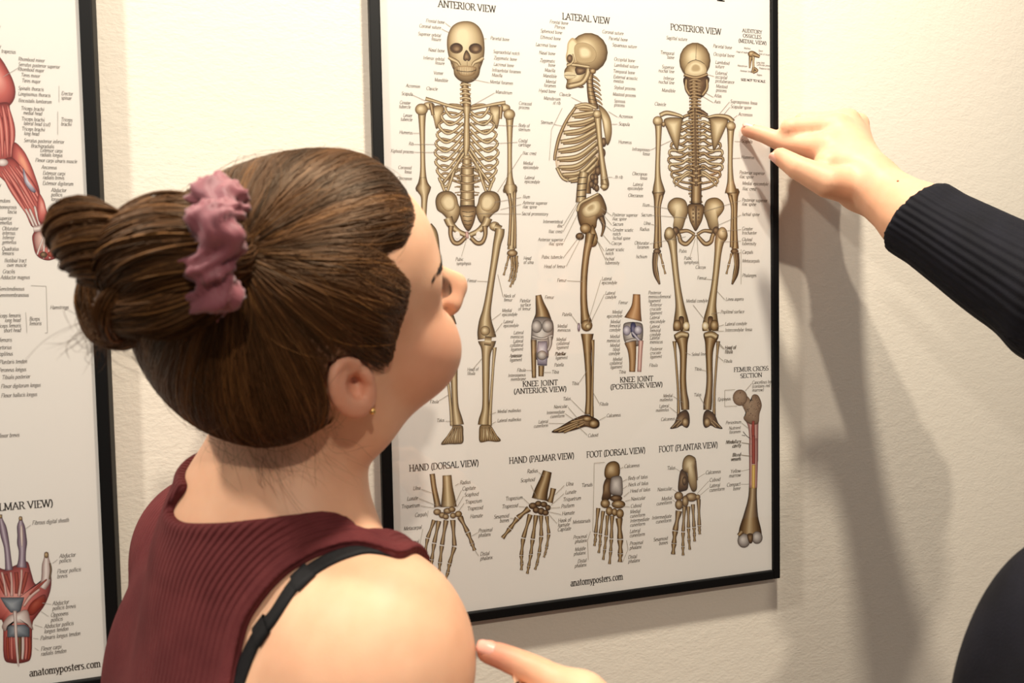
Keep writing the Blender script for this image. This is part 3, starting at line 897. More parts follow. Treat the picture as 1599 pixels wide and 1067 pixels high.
eR2, _ = make_ear(1, HO2, HA2, HS2); eL2, _ = make_ear(-1, HO2, HA2, HS2)
per2.add(eR2, 0.005); per2.add(eL2, 0.005)
PER2 = empty('person', (T2M[0], T2M[1], 0.0),
             'person at the right edge in a black long-sleeved top, pointing at the poster', 'person')
pts2 = np.array([idx[0], RW, REL, RS2, LS2, LEL, LW2, lid[0], H2(0, 0, 0)+0.14, H2(0, 0, 0)-0.14, T2(0.2, 0.2, -0.38), T2(-0.2, -0.2, -0.38), T2(0.2, -0.2, 0), T2(-0.2, 0.2, 0)])
lo2 = pts2.min(0)-0.03; hi2 = pts2.max(0)+0.03
hi2[1] = min(hi2[1], -0.006)
def per2_cut(p): return np.maximum(per2(p), (lo2[2]+0.012)-p[:, 2])
v, f = isomesh(per2_cut, lo2, hi2, 0.0037, refine=0)
vp = project(per2, v, 2); keep = v[:, 2] > lo2[2]+0.02; v[keep] = vp[keep]
me = mesh_np('body', v, f)
bl = np.zeros(len(v))
for q, r in ((idx[0], 0.014), (lid[0], 0.016), (idx[2], 0.010), (thb[0], 0.012), (lid[1], 0.010)):
    bl += 0.5*np.exp(-(((v-q)/r)**2).sum(1))
for q in (mid[3], rng_[3], idx[3]): bl += 0.25*np.exp(-(((v-q)/0.02)**2).sum(1))
fattr(me, 'blush', np.clip(bl, 0, 1))
link('body', me, M_SKIN, PER2, True)
mp_, _ = raycast(per2, [(1402, 283)])
sphere_obj('mole', mp_[0], 0, mat_plain('mole_brown', srgb(170, 112, 82), 0.6, 0.2), PER2, (0.0011, 0.0011, 0.0011))
# nails
def nail(tip, prev, up, w, ln, rad):
    d = nrm(tip-prev); up = nrm(up-d*(up@d)); sd = np.cross(d, up)
    V, n1, n2 = [], 9, 9
    for i in range(n1):
        for j in range(n2):
            a = (i/(n1-1)*2-1); b = j/(n2-1)*2-1
            ww = w*(1-0.25*max(0, b)**3)*math.sqrt(max(0, 1-0.35*abs(b)**6))
            x = a*ww; z = math.sqrt(max(rad**2-x*x, 0))
            V.append(tip+d*(b*ln+0.001)+sd*x+up*(z*(1-0.10*max(b, 0))+0.0004-0.0012*a**4))
    i, j = np.meshgrid(np.arange(n1-1), np.arange(n2-1), indexing='ij')
    F = np.stack([i*n2+j, (i+1)*n2+j, (i+1)*n2+j+1, i*n2+j+1], -1).reshape(-1, 4)
    me = mesh_np('nail', np.array(V), F)
    o = link('nail', me, M_NAIL, PER2, True)
    md = o.modifiers.new('thickness', 'SOLIDIFY'); md.thickness = 0.0007
nail(idx[0], idx[1], imgvec(0.0, 0.75, 0.65), 0.0056, 0.0062, 0.0078)
nail(lid[0], lid[1], imgvec(-0.05, 0.75, 0.65), 0.0048, 0.0056, 0.0066)
nail(thb[0], thb[1], imgvec(-0.3, -0.6, 0.3), 0.0066, 0.0070, 0.0090)
# sweater: a shell over arms and torso
lax = cap(LW2+(LW2-LEL)*0.5, LEL, 0, 0); cut1 = nrm(CUFF-RW); cn = nrm(CUFF-RW+CU*-0.0)
LCU = LW2+(LEL-LW2)*0.25; lcn = nrm(LEL-LW2)
def sweater(p):
    a = arm(p)
    # wrinkles of the sleeve
    t = ((p-CUFF)@nrm(REL-CUFF))
    wr_ = 0.0016*np.sin(t*150+np.sin(t*37)*2+(p@CU)*60)*np.clip((t-0.06)/0.08, 0, 1)
    sh = np.maximum(a-0.0048-wr_, -(a+0.006))
    r = np.full(len(p), -1.0)
    inR = np.linalg.norm(p-RW, axis=1) < 0.24
    r = np.where(inR, -(p-CUFF)@cn, r)
    inL = (np.linalg.norm(p-LW2, axis=1) < 0.22) & (np.minimum(lax(p), np.linalg.norm(p-lid[0], axis=1)-0.12) < 0.055)
    r = np.where(inL, np.maximum(r, -(p-LCU)@lcn), r)
    nk = np.linalg.norm(p-NB2-T2U*0.05, axis=1)
    r = np.maximum(r, 0.066-nk)
    return np.maximum(sh, r)
slo = lo2.copy(); shi = hi2.copy(); shi[2] = max(CUFF[2]+0.12, REL[2]+0.1)
def sweater_c(p): return np.maximum(sweater(p), (slo[2]+0.008)-p[:, 2])
v, f = isomesh(sweater_c, slo, shi, 0.0040, refine=0)
for _ in range(2): v = v-grad(sweater_c, v, 3e-4)*(sweater_c(v)*0.7)[:, None]
me = mesh_np('sweater', v, f)
# ribs run lengthwise along the sleeve and down the body
axs = nrm(REL-CUFF); e1 = nrm(np.cross(axs, CF)); e2 = np.cross(axs, e1); q = v-CUFF
fattr(me, 'rib', np.arctan2(q@e2, q@e1)*0.035)
M_SW = mat_rib('black_rib_knit', srgb(13, 13, 20), srgb(19, 19, 28), 'rib', 0.0060, 0.7, 0.8)
tag(link('sweater', me, M_SW, PER2, True), 'black fine ribbed long-sleeved top')
# hair and eyes of the second person
def hf2(p):
    l_ = (p-HO2)@HA2/HS2
    r = poly_sd(HAIRLINE, l_[:, 1], l_[:, 2]); t = np.clip(-r/0.03, -0.3, 1)
    return sk2(p)-(-0.0012+0.012*np.where(t > 0, t*(2-t), t*1.6))
v, f = isomesh(hf2, HO2-0.15, HO2+0.15, 0.004, refine=1)
l_ = (v-HO2)@HA2/HS2; ok = poly_sd(HAIRLINE, l_[:, 1], l_[:, 2]) < 0.004
f = f[ok[f].all(1)]
me = mesh_np('hair', v, f); fattr(me, 'strand', 0.35+0.2*np.sin(np.arctan2(l_[:, 0], l_[:, 2])*60))
link('hair', me, M_HAIR, PER2, True)
for s in (1, -1):
    e = sphere_obj('eye', H2(s*0.032, 0.0745, -0.004), 0.0122, M_EYE, PER2)
    sphere_obj('iris', H2(s*0.033, 0.0838, -0.004), 0, M_IRIS, e, (0.0058, 0.0042, 0.0058), HA2)
# ------------------------------------------------------------------ framed posters
FR = 0.016                                              # frame depth off the wall
def bar(name, lo, hi, parent):
    return link(name, box_mesh(name, lo, hi, 0.0012, 2), M_FRAME, parent)
def framed(x0, x1, z0, z1, bw, bwr, bh, label):
    """outer edges x0..x1, z0..z1; border widths"""
    r = empty('framed_poster', ((x0+x1)/2, 0, z0), label, 'poster')
    for n, lo, hi in (('frame_bar', (x0, -FR, z0), (x0+bw, 0, z1)), ('frame_bar', (x1-bwr, -FR, z0), (x1, 0, z1)),
                      ('frame_bar', (x0+bw, -FR, z0), (x1-bwr, 0, z0+bh)), ('frame_bar', (x0+bw, -FR, z1-bh), (x1-bwr, 0, z1))):
        bar(n, lo, hi, r)
    e = 0.002
    link('backing_board', box_mesh('backing_board', (x0+e, -0.0100, z0+e), (x1-e, -0.0005, z1-e)), M_BACK, r)
    p = link('poster_paper', box_mesh('poster_paper', (x0+bw-0.002, -0.0118, z0+bh-0.002), (x1-bwr+0.002, -0.0101, z1-bh+0.002)), M_PAPER, r)
    link('glass_pane', box_mesh('glass_pane', (x0+bw-0.001, -0.0142, z0+bh-0.001), (x1-bwr+0.001, -0.0126, z1-bh+0.001)), M_GLASS, r)
    return r
wx = lambda px, py: W(px, py, FR)[0]
wz = lambda px, py: W(px, py, FR)[2]
X0 = (wx(576.2, 0)+wx(595, 720))/2; X1 = (wx(1216, 0)+wx(1218.5, 900))/2
Z0 = (wz(1218, 904)+wz(735, 972.5))/2; BWl = wx(593.8, 0)-wx(576.2, 0); BWr = wx(1216.5, 100)-wx(1206.0, 100)
BH = wz(1190, 894.5)-wz(1190, 908)
POST = framed(X0, X1, Z0, Z0+1.53*(X1-X0), BWl, BWr, BH, 'black framed poster of the human skeleton in three views, behind the pointing finger')
LX1 = (wx(142.5, 0)+wx(187, 1020))/2
LZ0 = Z0-0.004
LPOST = framed(LX1-(X1-X0), LX1, wz(150, 1078), wz(150, 1078)+1.53*(X1-X0), BWl, wx(142.5, 0)-wx(121.5, 0), BH,
               'black framed poster of red muscles at the left edge, cut off by the picture edge')

# ---- print: flat coloured shapes on the paper
def lin(c): return np.array(srgb(*c)[:3])
BONE = [lin(c) for c in ((58, 42, 24), (124, 100, 68), (178, 156, 118), (224, 208, 172))]
BROWN = [lin(c) for c in ((42, 27, 15), (98, 72, 44), (150, 122, 84), (200, 178, 140))]
DARK = [lin(c) for c in ((34, 22, 14), (70, 50, 34), (104, 78, 54), (150, 124, 92))]
GREY = [lin(c) for c in ((60, 52, 48), (122, 112, 106), (172, 164, 158), (212, 206, 200))]
LILAC = [lin(c) for c in ((58, 52, 66), (128, 120, 134), (176, 170, 182), (214, 210, 218))]
MUSC = [lin(c) for c in ((92, 38, 38), (150, 66, 62), (196, 104, 96), (226, 158, 146))]
PINK = [lin(c) for c in ((110, 70, 66), (168, 122, 114), (208, 170, 160), (232, 206, 196))]
TEND = [lin(c) for c in ((120, 96, 92), (176, 152, 146), (214, 198, 192), (236, 228, 222))]
VIOL = [lin(c) for c in ((62, 46, 56), (112, 90, 104), (150, 132, 146), (196, 184, 194))]
STEEL = [lin(c) for c in ((50, 54, 60), (88, 94, 102), (124, 132, 140), (160, 166, 172))]
RED = [lin(c) for c in ((84, 30, 24), (126, 44, 34), (150, 60, 46), (170, 84, 66))]
YEL = [lin(c) for c in ((130, 96, 40), (190, 148, 64), (216, 178, 92), (232, 204, 130))]
PAPER = [lin((238, 233, 226))]*4
INK = [lin((30, 20, 12))]*4
MP = bpy.data.materials.new('printed_ink'); MP.use_nodes = True
_a = MP.node_tree.nodes.new('ShaderNodeAttribute'); _a.attribute_name = 'ink'
_b = MP.node_tree.nodes['Principled BSDF']; MP.node_tree.links.new(_a.outputs['Color'], _b.inputs['Base Color'])
_b.inputs['Roughness'].default_value = 0.6; _b.inputs['Specular IOR Level'].default_value = 0.2
LAYER = [0]
class Print:
    def __init__(s, name, poster, stuff=False):
        s.name, s.poster, s.V, s.F, s.K = name, poster, [], [], []
        s.nv = 0; s.o = (0.0, 0.0, 1.0); s.stuff = stuff
    def crop(s, x, y, k): s.o = (x, y, k); return s
    def put(s, pts, faces, cols):
        LAYER[0] += 1
        off = 0.01186+0.0000010*(LAYER[0] % 400)
        x0, y0, k = s.o
        P_ = np.asarray(pts, float); P_ = P_/k+np.array([x0, y0])
        s.V.append(np.array([W(a, b, off) for a, b in P_])); s.F += [tuple(i+s.nv for i in f) for f in faces]
        s.K.append(np.asarray(cols, float)); s.nv += len(P_)
    def rib(s, pts, w=None, pal=BONE, n=None, cap_=True):
        """tapering bone along (x, y, half width) or (x, y) with width w"""
        A = np.array([(p[0], p[1], p[2] if len(p) > 2 else w) for p in pts], float)
        n = n or max(6, 5*len(A))
        c = catmull(A, n) if len(A) > 2 else np.array([A[0]+(A[1]-A[0])*t for t in np.linspace(0, 1, n)])
        t = np.gradient(c[:, :2], axis=0); t /= np.linalg.norm(t, axis=1, keepdims=True)+1e-9
        nn = np.stack([t[:, 1], -t[:, 0]], 1)
        if nn[:, 0].mean() > 0: nn = -nn
        u = np.array([-1, -0.74, -0.38, -0.1, 0.28, 0.68, 1.0])      # -1 = left edge
        ci = [0, 1, 2, 3, 2, 1, 0]
        pts2 = (c[:, None, :2]-nn[:, None]*(u[None, :, None]*c[:, 2][:, None, None])*1.0)
        pts2 = (c[:, None, :2]+nn[:, None]*(-u[None, :, None]*c[:, 2][:, None, None]))
        m = 7; F = [(i*m+j, i*m+j+1, (i+1)*m+j+1, (i+1)*m+j) for i in range(n-1) for j in range(m-1)]
        K = np.array([[pal[q] for q in ci]]*n)
        if cap_:
            K[0] = (K[0]+pal[0])/2; K[-1] = (K[-1]+pal[0])/2
        s.put(pts2.reshape(-1, 2), F, K.reshape(-1, 3)); return s
    def poly(s, pts, pal=BONE, h=None, smooth=True, rings=((1, 0), (0.88, 1), (0.55, 2), (0.15, 3))):
        A = np.array(pts, float)
        if smooth:
            q = np.vstack([A[-2:], A, A[:3]]); c = catmull(q, (len(q)-1)*4+1)[8:8+len(A)*4]
        else: c = A
        ctr = np.array(h, float) if h is not None else A.mean(0)+np.array([-0.08, -0.08])*np.ptp(A, 0)
        m = len(c); P_ = []; K = []
        for k, ci in rings:
            P_.append(ctr+(c-ctr)*k); K += [pal[ci]]*m
        P_ = np.concatenate(P_); F = []
        for r in range(len(rings)-1):
            F += [(r*m+i, r*m+(i+1) % m, (r+1)*m+(i+1) % m, (r+1)*m+i) for i in range(m)]
        F.append(tuple((len(rings)-1)*m+i for i in range(m)))
        s.put(P_, F, K); return s
    def blob(s, x, y, rx, ry, pal=BONE, rot=0, h=(-0.2, -0.2)):
        a = np.linspace(0, 2*math.pi, 18, endpoint=False); ca, sa = math.cos(rot), math.sin(rot)
        e = np.stack([x+rx*np.cos(a)*ca-ry*np.sin(a)*sa, y+rx*np.cos(a)*sa+ry*np.sin(a)*ca], 1)
        return s.poly(e, pal, (x+rx*h[0], y+ry*h[1]), False)
    def flat(s, pts, col, smooth=True): return s.poly(pts, [col]*4, None, smooth, ((1, 0), (0.5, 0)))
    def line(s, pts, w, col):
        A = np.array(pts, float)
        for i in range(len(A)-1):
            d = A[i+1]-A[i]; L_ = np.linalg.norm(d)
            if L_ < 1e-6: continue
            nn = np.array([-d[1], d[0]])/L_*w/2
            s.put([A[i]+nn, A[i]-nn, A[i+1]-nn, A[i+1]+nn], [(0, 1, 2, 3)], [col]*4)
        return s
    def finger(s, joints, w, pal=BONE):
        """knobbly chain of small bones"""
        for a, b in zip(joints[:-1], joints[1:]):
            a = np.array(a, float); b = np.array(b, float); g = (b-a)*0.03
            p = [(*(a+g), w*1.15), (*(a+(b-a)*0.15), w*1.1), (*(a+(b-a)*0.5), w*0.68), (*(a+(b-a)*0.82), w*0.95), (*(b-g), w*1.0)]
            s.rib(p, pal=pal, n=12); w *= 0.88
        return s
    def build(s):
        V = np.concatenate(s.V); K = np.concatenate(s.K)
        me = bpy.data.meshes.new(s.name); me.from_pydata(V.tolist(), [], s.F)
        a = me.color_attributes.new('ink', 'FLOAT_COLOR', 'POINT')
        a.data.foreach_set('color', np.hstack([K, np.ones((len(K), 1))]).astype(np.float32).ravel())
        me.validate()
        o = link(s.name, me, MP, s.poster)
        if s.stuff: o['kind'] = 'stuff'
        return o
CA, CB, CC, CDp = (580, 0, 3.5575), (880, 0, 3.5575), (620, 260, 3.558), (880, 260, 3.5575)
CE, CFp, CG, CH = (620, 500, 4.208), (900, 500, 4.703), (590, 680, 3.5575), (880, 680, 4.2686)

# ---- anterior skeleton
p = Print('anterior_skeleton', POST).crop(*CA)
for s, m in ((1, lambda x: x), (-1, lambda x: 1058-x)):
    p.poly([(m(330), 598), (m(400), 588), (m(392), 660), (m(362), 718), (m(345), 660)], BONE)
    outer = [(408, 596), (388, 640), (374, 690), (364, 740), (357, 790), (353, 840), (356, 892), (364, 940), (376, 985), (390, 1018)]
    for i, (x, y) in enumerate(outer):                       # rear halves of the ribs
        p.rib([(m(x), y, 7), (m(x+30), y-14-i, 7), (m(x+80), y-10, 7), (m(512), y+6, 7)], pal=BROWN)
p.rib([(516, 455, 20), (522, 500, 20), (528, 560, 24), (530, 600, 24)], pal=BROWN)
for y in (470, 495, 520, 545, 570): p.rib([(492, y+4), (520, y-3), (552, y+5)], 7, BONE)
p.rib([(530, 860, 24), (530, 960, 28), (532, 1075, 32)], pal=BONE)
for y in range(880, 1075, 32): p.rib([(496, y-6), (462, y)], 3, BROWN); p.rib([(564, y-6), (600, y)], 3, BROWN)
for y in range(880, 1075, 32): p.rib([(503, y), (530, y+4), (560, y)], 5, BROWN)
for s, m in ((1, lambda x: x), (-1, lambda x: 1058-x)):
    p.rib([(m(490), 940, 7), (m(440), 975, 7), (m(396), 1026, 4)], pal=BONE)
    inner = [(510, 612), (510, 640), (510, 676), (510, 712), (510, 748), (512, 782), (514, 812), (506, 850), (486, 890), (462, 930)]
    for (x, y), (xi, yi) in zip(outer, inner):
        p.rib([(m(x), y, 8.5), (m(x+8), y+22, 8.5), (m(x+(xi-x)*0.35), y+52, 8), (m(x+(xi-x)*0.68), (y+yi)/2+40, 8), (m(xi), yi+6, 8)], pal=BONE)
    p.rib([(m(522), 838, 8), (m(488), 890, 8), (m(448), 950, 8), (m(400), 1016, 7)], pal=BONE)
p.rib([(530, 592, 25), (530, 622, 20), (530, 650, 15), (529, 720, 18), (529, 800, 20), (526, 840, 14), (525, 868, 6)], pal=BONE)
p.rib([(300, 548, 11), (345, 560, 9), (400, 578, 8), (450, 592, 9), (512, 604, 12)], pal=BONE)
p.rib([(552, 604, 12), (620, 592, 8), (680, 580, 9), (745, 570, 11)], pal=BONE)
p.blob(318, 588, 34, 22, BONE); p.blob(742, 600, 30, 22, BONE); p.rib([(330, 575, 12), (342, 640, 9)], pal=BROWN); p.rib([(720, 590, 12), (716, 660, 9)], pal=BROWN)
p.rib([(282, 610, 26), (281, 660, 20), (283, 760, 15), (285, 880, 14), (286, 960, 17), (286, 1010, 26), (287, 1042, 42), (288, 1062, 38)], pal=BONE).blob(278, 608, 36, 33)
p.rib([(768, 640, 26), (768, 690, 19), (768, 790, 14), (768, 900, 13), (769, 980, 16), (770, 1030, 28), (770, 1056, 40), (770, 1072, 36)], pal=BONE).blob(766, 636, 33, 31)
sk = [(525, 117), (480, 125), (445, 150), (424, 195), (419, 245), (426, 300), (440, 345), (455, 382), (462, 420), (490, 448), (522, 460), (545, 460), (572, 448), (597, 420), (606, 380), (620, 340), (628, 295), (628, 245), (622, 200), (602, 155), (568, 126)]
p.poly(sk, BONE, (500, 185), rings=((1, 0), (0.93, 1), (0.72, 2), (0.25, 3)))
p.blob(472, 268, 37, 30, BROWN, 0, (0.1, 0.3)); p.blob(578, 270, 38, 30, BROWN, 0, (0.1, 0.3)); p.blob(472, 267, 31, 25, DARK, 0, (0.1, 0.3)); p.blob(578, 269, 32, 25, DARK, 0, (0.1, 0.3))
p.poly([(527, 278), (512, 305), (510, 330), (522, 340), (530, 335), (542, 340), (552, 325), (545, 300)], DARK)
p.rib([(428, 318, 8), (450, 330, 12), (478, 345, 10), (492, 365, 7)], pal=BONE); p.rib([(622, 320, 10), (600, 335, 13), (572, 348, 10), (560, 366, 7)], pal=BONE)
p.poly([(440, 345), (452, 352), (462, 380), (455, 385), (446, 365)], DARK); p.poly([(612, 345), (600, 352), (596, 378), (603, 382)], DARK)
p.poly([(468, 372), (500, 366), (535, 366), (575, 372), (584, 385), (566, 415), (530, 424), (495, 418), (474, 392)], BROWN, None, rings=((1, 1), (0.9, 2), (0.5, 3), (0.2, 3)))
p.line([(472, 390), (500, 397), (530, 399), (560, 397), (582, 388)], 4, DARK[0])
for i in range(11): p.line([(480+i*9.6, 374), (481+i*9.4, 415)], 1.5, BROWN[1])
p.line([(532, 340), (532, 366)], 2, BROWN[1])
p.crop(*CC)
for y in (10, 52, 96, 140): p.rib([(352, y+12, 26), (392, y+18, 26)], pal=BONE, n=4)
p.rib([(391, 0, 36), (391, 120, 37), (391, 225, 42)], pal=BONE)
for y in (2, 46, 90, 136, 182): p.rib([(354, y), (391, y+6), (430, y)], 6, BROWN)
for y in (25, 70, 115, 160): p.rib([(352, y), (332, y-4)], 4, BROWN); p.rib([(430, y), (452, y-4)], 4, BROWN)
p.poly([(345, 222), (440, 222), (436, 280), (418, 335), (396, 360), (372, 335), (352, 282)], BROWN)
for y in (250, 275, 300, 322): p.line([(360+(y-250)*.2, y), (395, y+5), (428-(y-250)*.25, y)], 3.5, DARK[0])
for m in (lambda x: x, lambda x: 788-x):
    p.poly([(m(213), 190), (m(228), 152), (m(262), 136), (m(302), 140), (m(330), 165), (m(340), 205), (m(352), 240), (m(340), 290), (m(318), 320), (m(292), 318), (m(272), 285), (m(248), 260), (m(222), 240)], BONE, (m(300), 215))
    p.poly([(m(238), 190), (m(262), 155), (m(300), 155), (m(322), 190), (m(318), 235), (m(285), 250), (m(255), 232)], BONE, (m(295), 205), rings=((1, 1), (0.85, 2), (0.5, 3), (0.2, 3)))
    p.rib([(m(282), 285, 26), (m(300), 325, 22), (m(340), 360, 15), (m(385), 382, 14)], pal=BONE)
    p.rib([(m(300), 330, 16), (m(298), 380, 12), (m(315), 420, 13), (m(345), 425, 13), (m(378), 395, 12)], pal=BROWN)
    p.blob(m(334), 382, 15, 21, PAPER)
p.rib([(388, 362, 9), (390, 400, 8)], pal=PINK, n=4)
# the legs: (viewer's right complete, left partly behind the face)
p.blob(542, 332, 30, 26); p.rib([(540, 335, 22), (575, 352, 24)], pal=BONE)
p.rib([(572, 345, 26), (568, 380, 27), (556, 430, 23), (542, 520, 20), (526, 620, 19), (511, 720, 20), (498, 800, 24), (491, 860, 36), (494, 915, 48), (500, 955, 52)], pal=BONE)
p.blob(490, 914, 27, 28)
p.rib([(630, 100, 30), (630, 120, 38), (633, 150, 26), (646, 200, 15), (643, 300, 13), (639, 400, 14), (636, 440, 20), (634, 462, 22)], pal=BONE)
p.rib([(622, 150, 10), (632, 230, 9), (628, 340, 8), (622, 440, 10)], pal=BROWN); p.rib([(654, 140, 9), (652, 220, 9), (656, 340, 8), (654, 455, 10)], pal=BROWN)
p.blob(640, 482, 30, 20, BROWN)
p.finger([(622, 496), (606, 556), (592, 606)], 7, BROWN)
for j in ([(636, 500), (640, 560), (632, 610), (622, 640)], [(648, 502), (652, 570), (642, 630), (628, 672)], [(660, 500), (664, 560), (656, 620), (640, 655)], [(664, 495), (668, 545), (662, 590)]): p.finger(j, 8, BROWN)
p.rib([(144, 60, 18), (146, 95, 26), (147, 118, 42), (150, 140, 34), (152, 170, 20), (150, 230, 16), (148, 330, 14), (146, 430, 16)], pal=BONE)
p.rib([(170, 330, 26), (200, 380, 28), (222, 500, 20), (250, 640, 20), (275, 780, 26), (285, 880, 46)], pal=BONE)
p.crop(*CE)
for xs, sg in ((0, 1),):
    p.rib([(592, 138, 60), (592, 165, 50), (588, 200, 34), (585, 260, 27), (584, 400, 24), (583, 520, 22), (582, 590, 26), (574, 650, 36), (570, 690, 40)], pal=BONE)
    p.rib([(640, 180, 16), (640, 205, 12), (632, 300, 9), (624, 420, 9), (616, 540, 10), (610, 640, 13), (610, 695, 14)], pal=BONE)
    p.rib([(575, 135, 30), (620, 140, 30)], 8, BONE)
    p.poly([(545, 695), (580, 688), (618, 695), (640, 740), (682, 788), (655, 800), (600, 795), (545, 802), (538, 745)], BONE)
    for a, b in (((560, 705), (552, 795)), ((580, 705), (580, 795)), ((598, 705), (612, 795)), ((610, 705), (640, 795)), ((615, 702), (668, 790))): p.rib([a, b], 7, BROWN)
p.rib([(376, 150, 40), (375, 260, 26), (376, 420, 22), (382, 560, 22), (392, 640, 34), (400, 690, 40)], pal=BONE)
p.rib([(325, 330, 9), (342, 460, 9), (355, 600, 10), (360, 695, 12)], pal=BONE)
p.poly([(365, 695), (400, 690), (432, 697), (436, 745), (434, 805), (395, 815), (345, 815), (288, 816), (330, 760), (360, 730)], BONE)
for a, b in (((420, 705), (425, 800)), ((402, 705), (395, 808)), ((388, 705), (362, 810)), ((376, 705), (335, 812)), ((368, 712), (305, 812))): p.rib([a, b], 7, BROWN)
p.build()

# ---- lateral skeleton
p = Print('lateral_skeleton', POST).crop(*CA)
for y in range(420, 590, 26): p.rib([(1225+(y-420)*.1, y, 7), (1250+(y-420)*.12, y+14, 5), (1268+(y-420)*.12, y+32, 3)], pal=BROWN)
p.rib([(1215, 395, 20), (1213, 450, 18), (1218, 510, 20), (1232, 580, 24), (1242, 610, 22)], pal=BROWN)
for y in range(440, 600, 22): p.line([(1198+(y-440)*.1, y), (1238+(y-440)*.1, y+8)], 3, DARK[0])
p.rib([(1262, 860, 22), (1240, 920, 26), (1212, 980, 28), (1192, 1030, 30), (1190, 1075, 30)], pal=BROWN)
for a in ((1290, 790), (1285, 850), (1275, 905), (1258, 950), (1245, 990), (1240, 1030)): p.blob(*a, 16, 26, DARK)
p.poly([(1262, 585), (1300, 610), (1328, 660), (1336, 730), (1326, 785), (1308, 805), (1294, 740), (1282, 670)], BONE)
bk = [((1232, 600), (1180, 592), (1140, 596)), ((1246, 622), (1180, 632), (1112, 642)), ((1250, 650), (1175, 678), (1086, 690)), ((1252, 682), (1165, 722), (1066, 738)), ((1252, 716), (1155, 768), (1050, 788)), ((1252, 752), (1150, 814), (1036, 838)), ((1254, 790), (1150, 866), (1030, 884)), ((1254, 830), (1150, 916), (1040, 930)), ((1252, 872), (1160, 956), (1060, 972)), ((1246, 912), (1170, 978), (1092, 1000))]
p.poly([(1140, 590), (1230, 590), (1256, 640), (1258, 800), (1250, 900), (1170, 985), (1095, 1004), (1040, 960), (1020, 870), (1040, 770), (1085, 670)], [lin((150, 124, 92)), lin((196, 172, 142)), lin((222, 206, 184)), lin((236, 228, 214))], None, rings=((1, 1), (0.9, 2), (0.5, 3), (0.2, 3)))
for a, b, c in bk: p.rib([(a[0], a[1]+10, 9), (b[0], b[1]+16, 10), (c[0]+14, c[1]+10, 8)], pal=BROWN)
for a, b, c in bk: p.rib([(*a, 11), (*b, 12), (*c, 11)], pal=BONE)
p.rib([(1135, 595, 9), (1085, 668, 9), (1044, 760, 10), (1022, 850, 9), (1018, 890, 8)], pal=BROWN)
p.rib([(1030, 930, 9), (1060, 985, 9), (1092, 1004, 9)], pal=BONE)
p.rib([(1130, 590, 8), (1190, 578, 9), (1250, 600, 10)], pal=BONE)
p.rib([(1256, 640, 24), (1260, 690, 18), (1270, 800, 15), (1282, 900, 16), (1292, 980, 20), (1296, 1030, 24), (1280, 1050, 14)], pal=BONE).blob(1254, 634, 24, 24)
p.poly([(1150, 360), (1090, 350), (1085, 370), (1072, 392), (1074, 425), (1086, 448), (1080, 480), (1092, 494), (1130, 482), (1170, 465), (1196, 430), (1206, 385)], BONE, (1140, 420))
p.blob(1205, 292, 108, 110, BONE, 0, (-0.25, -0.35))
p.poly([(1092, 235), (1086, 280), (1080, 315), (1090, 350), (1120, 352), (1150, 330), (1150, 250), (1120, 210)], BONE, (1115, 260), rings=((1, 2), (0.9, 2), (0.6, 3), (0.2, 3)))
p.poly([(1128, 260), (1150, 240), (1190, 238), (1230, 260), (1250, 300), (1235, 340), (1190, 352), (1148, 345), (1130, 310)], BONE, (1185, 290), rings=((1, 1), (0.94, 2), (0.6, 2), (0.3, 3)))
p.blob(1102, 326, 17, 24, DARK); p.rib([(1085, 365, 7), (1112, 352, 8), (1122, 330, 6), (1118, 300, 4)], pal=BONE)
p.rib([(1112, 358, 10), (1150, 362, 8), (1212, 372, 9)], pal=BONE); p.poly([(1135, 375), (1195, 382), (1180, 410), (1140, 415)], DARK)
p.rib([(1208, 380, 16), (1196, 425, 15), (1165, 462, 15), (1095, 480, 16)], pal=BONE)
p.poly([(1074, 402), (1120, 402), (1140, 412), (1130, 432), (1080, 436)], BONE, None, rings=((1, 1), (0.9, 3), (0.5, 3), (0.2, 3)))
p.line([(1074, 418), (1136, 420)], 3, DARK[0])
for i in range(7): p.line([(1080+i*8, 404), (1080+i*8, 434)], 1.5, BROWN[1])
p.blob(1216, 388, 9, 9, DARK); p.blob(1230, 395, 18, 16, BROWN); p.blob(1165, 482, 16, 5, DARK)
p.crop(*CC)
p.rib([(1040, 30, 26), (1030, 90, 28), (1024, 150, 28), (1022, 200, 30)], pal=BONE)
for y in (60, 95, 130, 165): p.line([(1000, y+4), (1052, y)], 5, BROWN[0])
for x, y in ((1085, 60), (1080, 100), (1105, 85), (1110, 120)): p.blob(x, y, 14, 20, DARK)
p.rib([(1150, 70, 12), (1158, 110, 18)], pal=BONE, n=5); p.blob(1152, 112, 20, 16)
p.rib([(1130, 270, 18), (1148, 320, 12), (1145, 355, 8), (1135, 388, 5)], pal=DARK)
p.poly([(1000, 255), (1010, 215), (1045, 190), (1090, 158), (1125, 150), (1150, 185), (1166, 240), (1150, 275), (1115, 292), (1105, 340), (1070, 362), (1030, 345), (1010, 310)], BROWN, (1085, 225))
p.poly([(1030, 235), (1080, 195), (1120, 190), (1135, 225), (1115, 265), (1060, 285), (1032, 270)], BONE, (1075, 225), rings=((1, 1), (0.85, 2), (0.5, 3), (0.2, 2)))
p.rib([(1002, 250, 8), (1020, 205, 9), (1075, 175, 9), (1120, 152, 8)], pal=BONE)
p.poly([(1082, 325), (1104, 360), (1116, 405), (1105, 440), (1078, 446), (1062, 420)], BROWN); p.blob(1016, 388, 24, 20, DARK); p.blob(1048, 345, 32, 30, BROWN)
p.rib([(1075, 372, 28), (1066, 420, 24), (1052, 490, 20), (1040, 600, 19), (1037, 720, 19), (1042, 810, 22), (1052, 870, 32)], pal=BROWN)
p.blob(1054, 884, 32, 32, BROWN); p.blob(1062, 890, 16, 16, BONE); p.blob(1010, 893, 8, 24, VIOL)
p.crop(*CE)
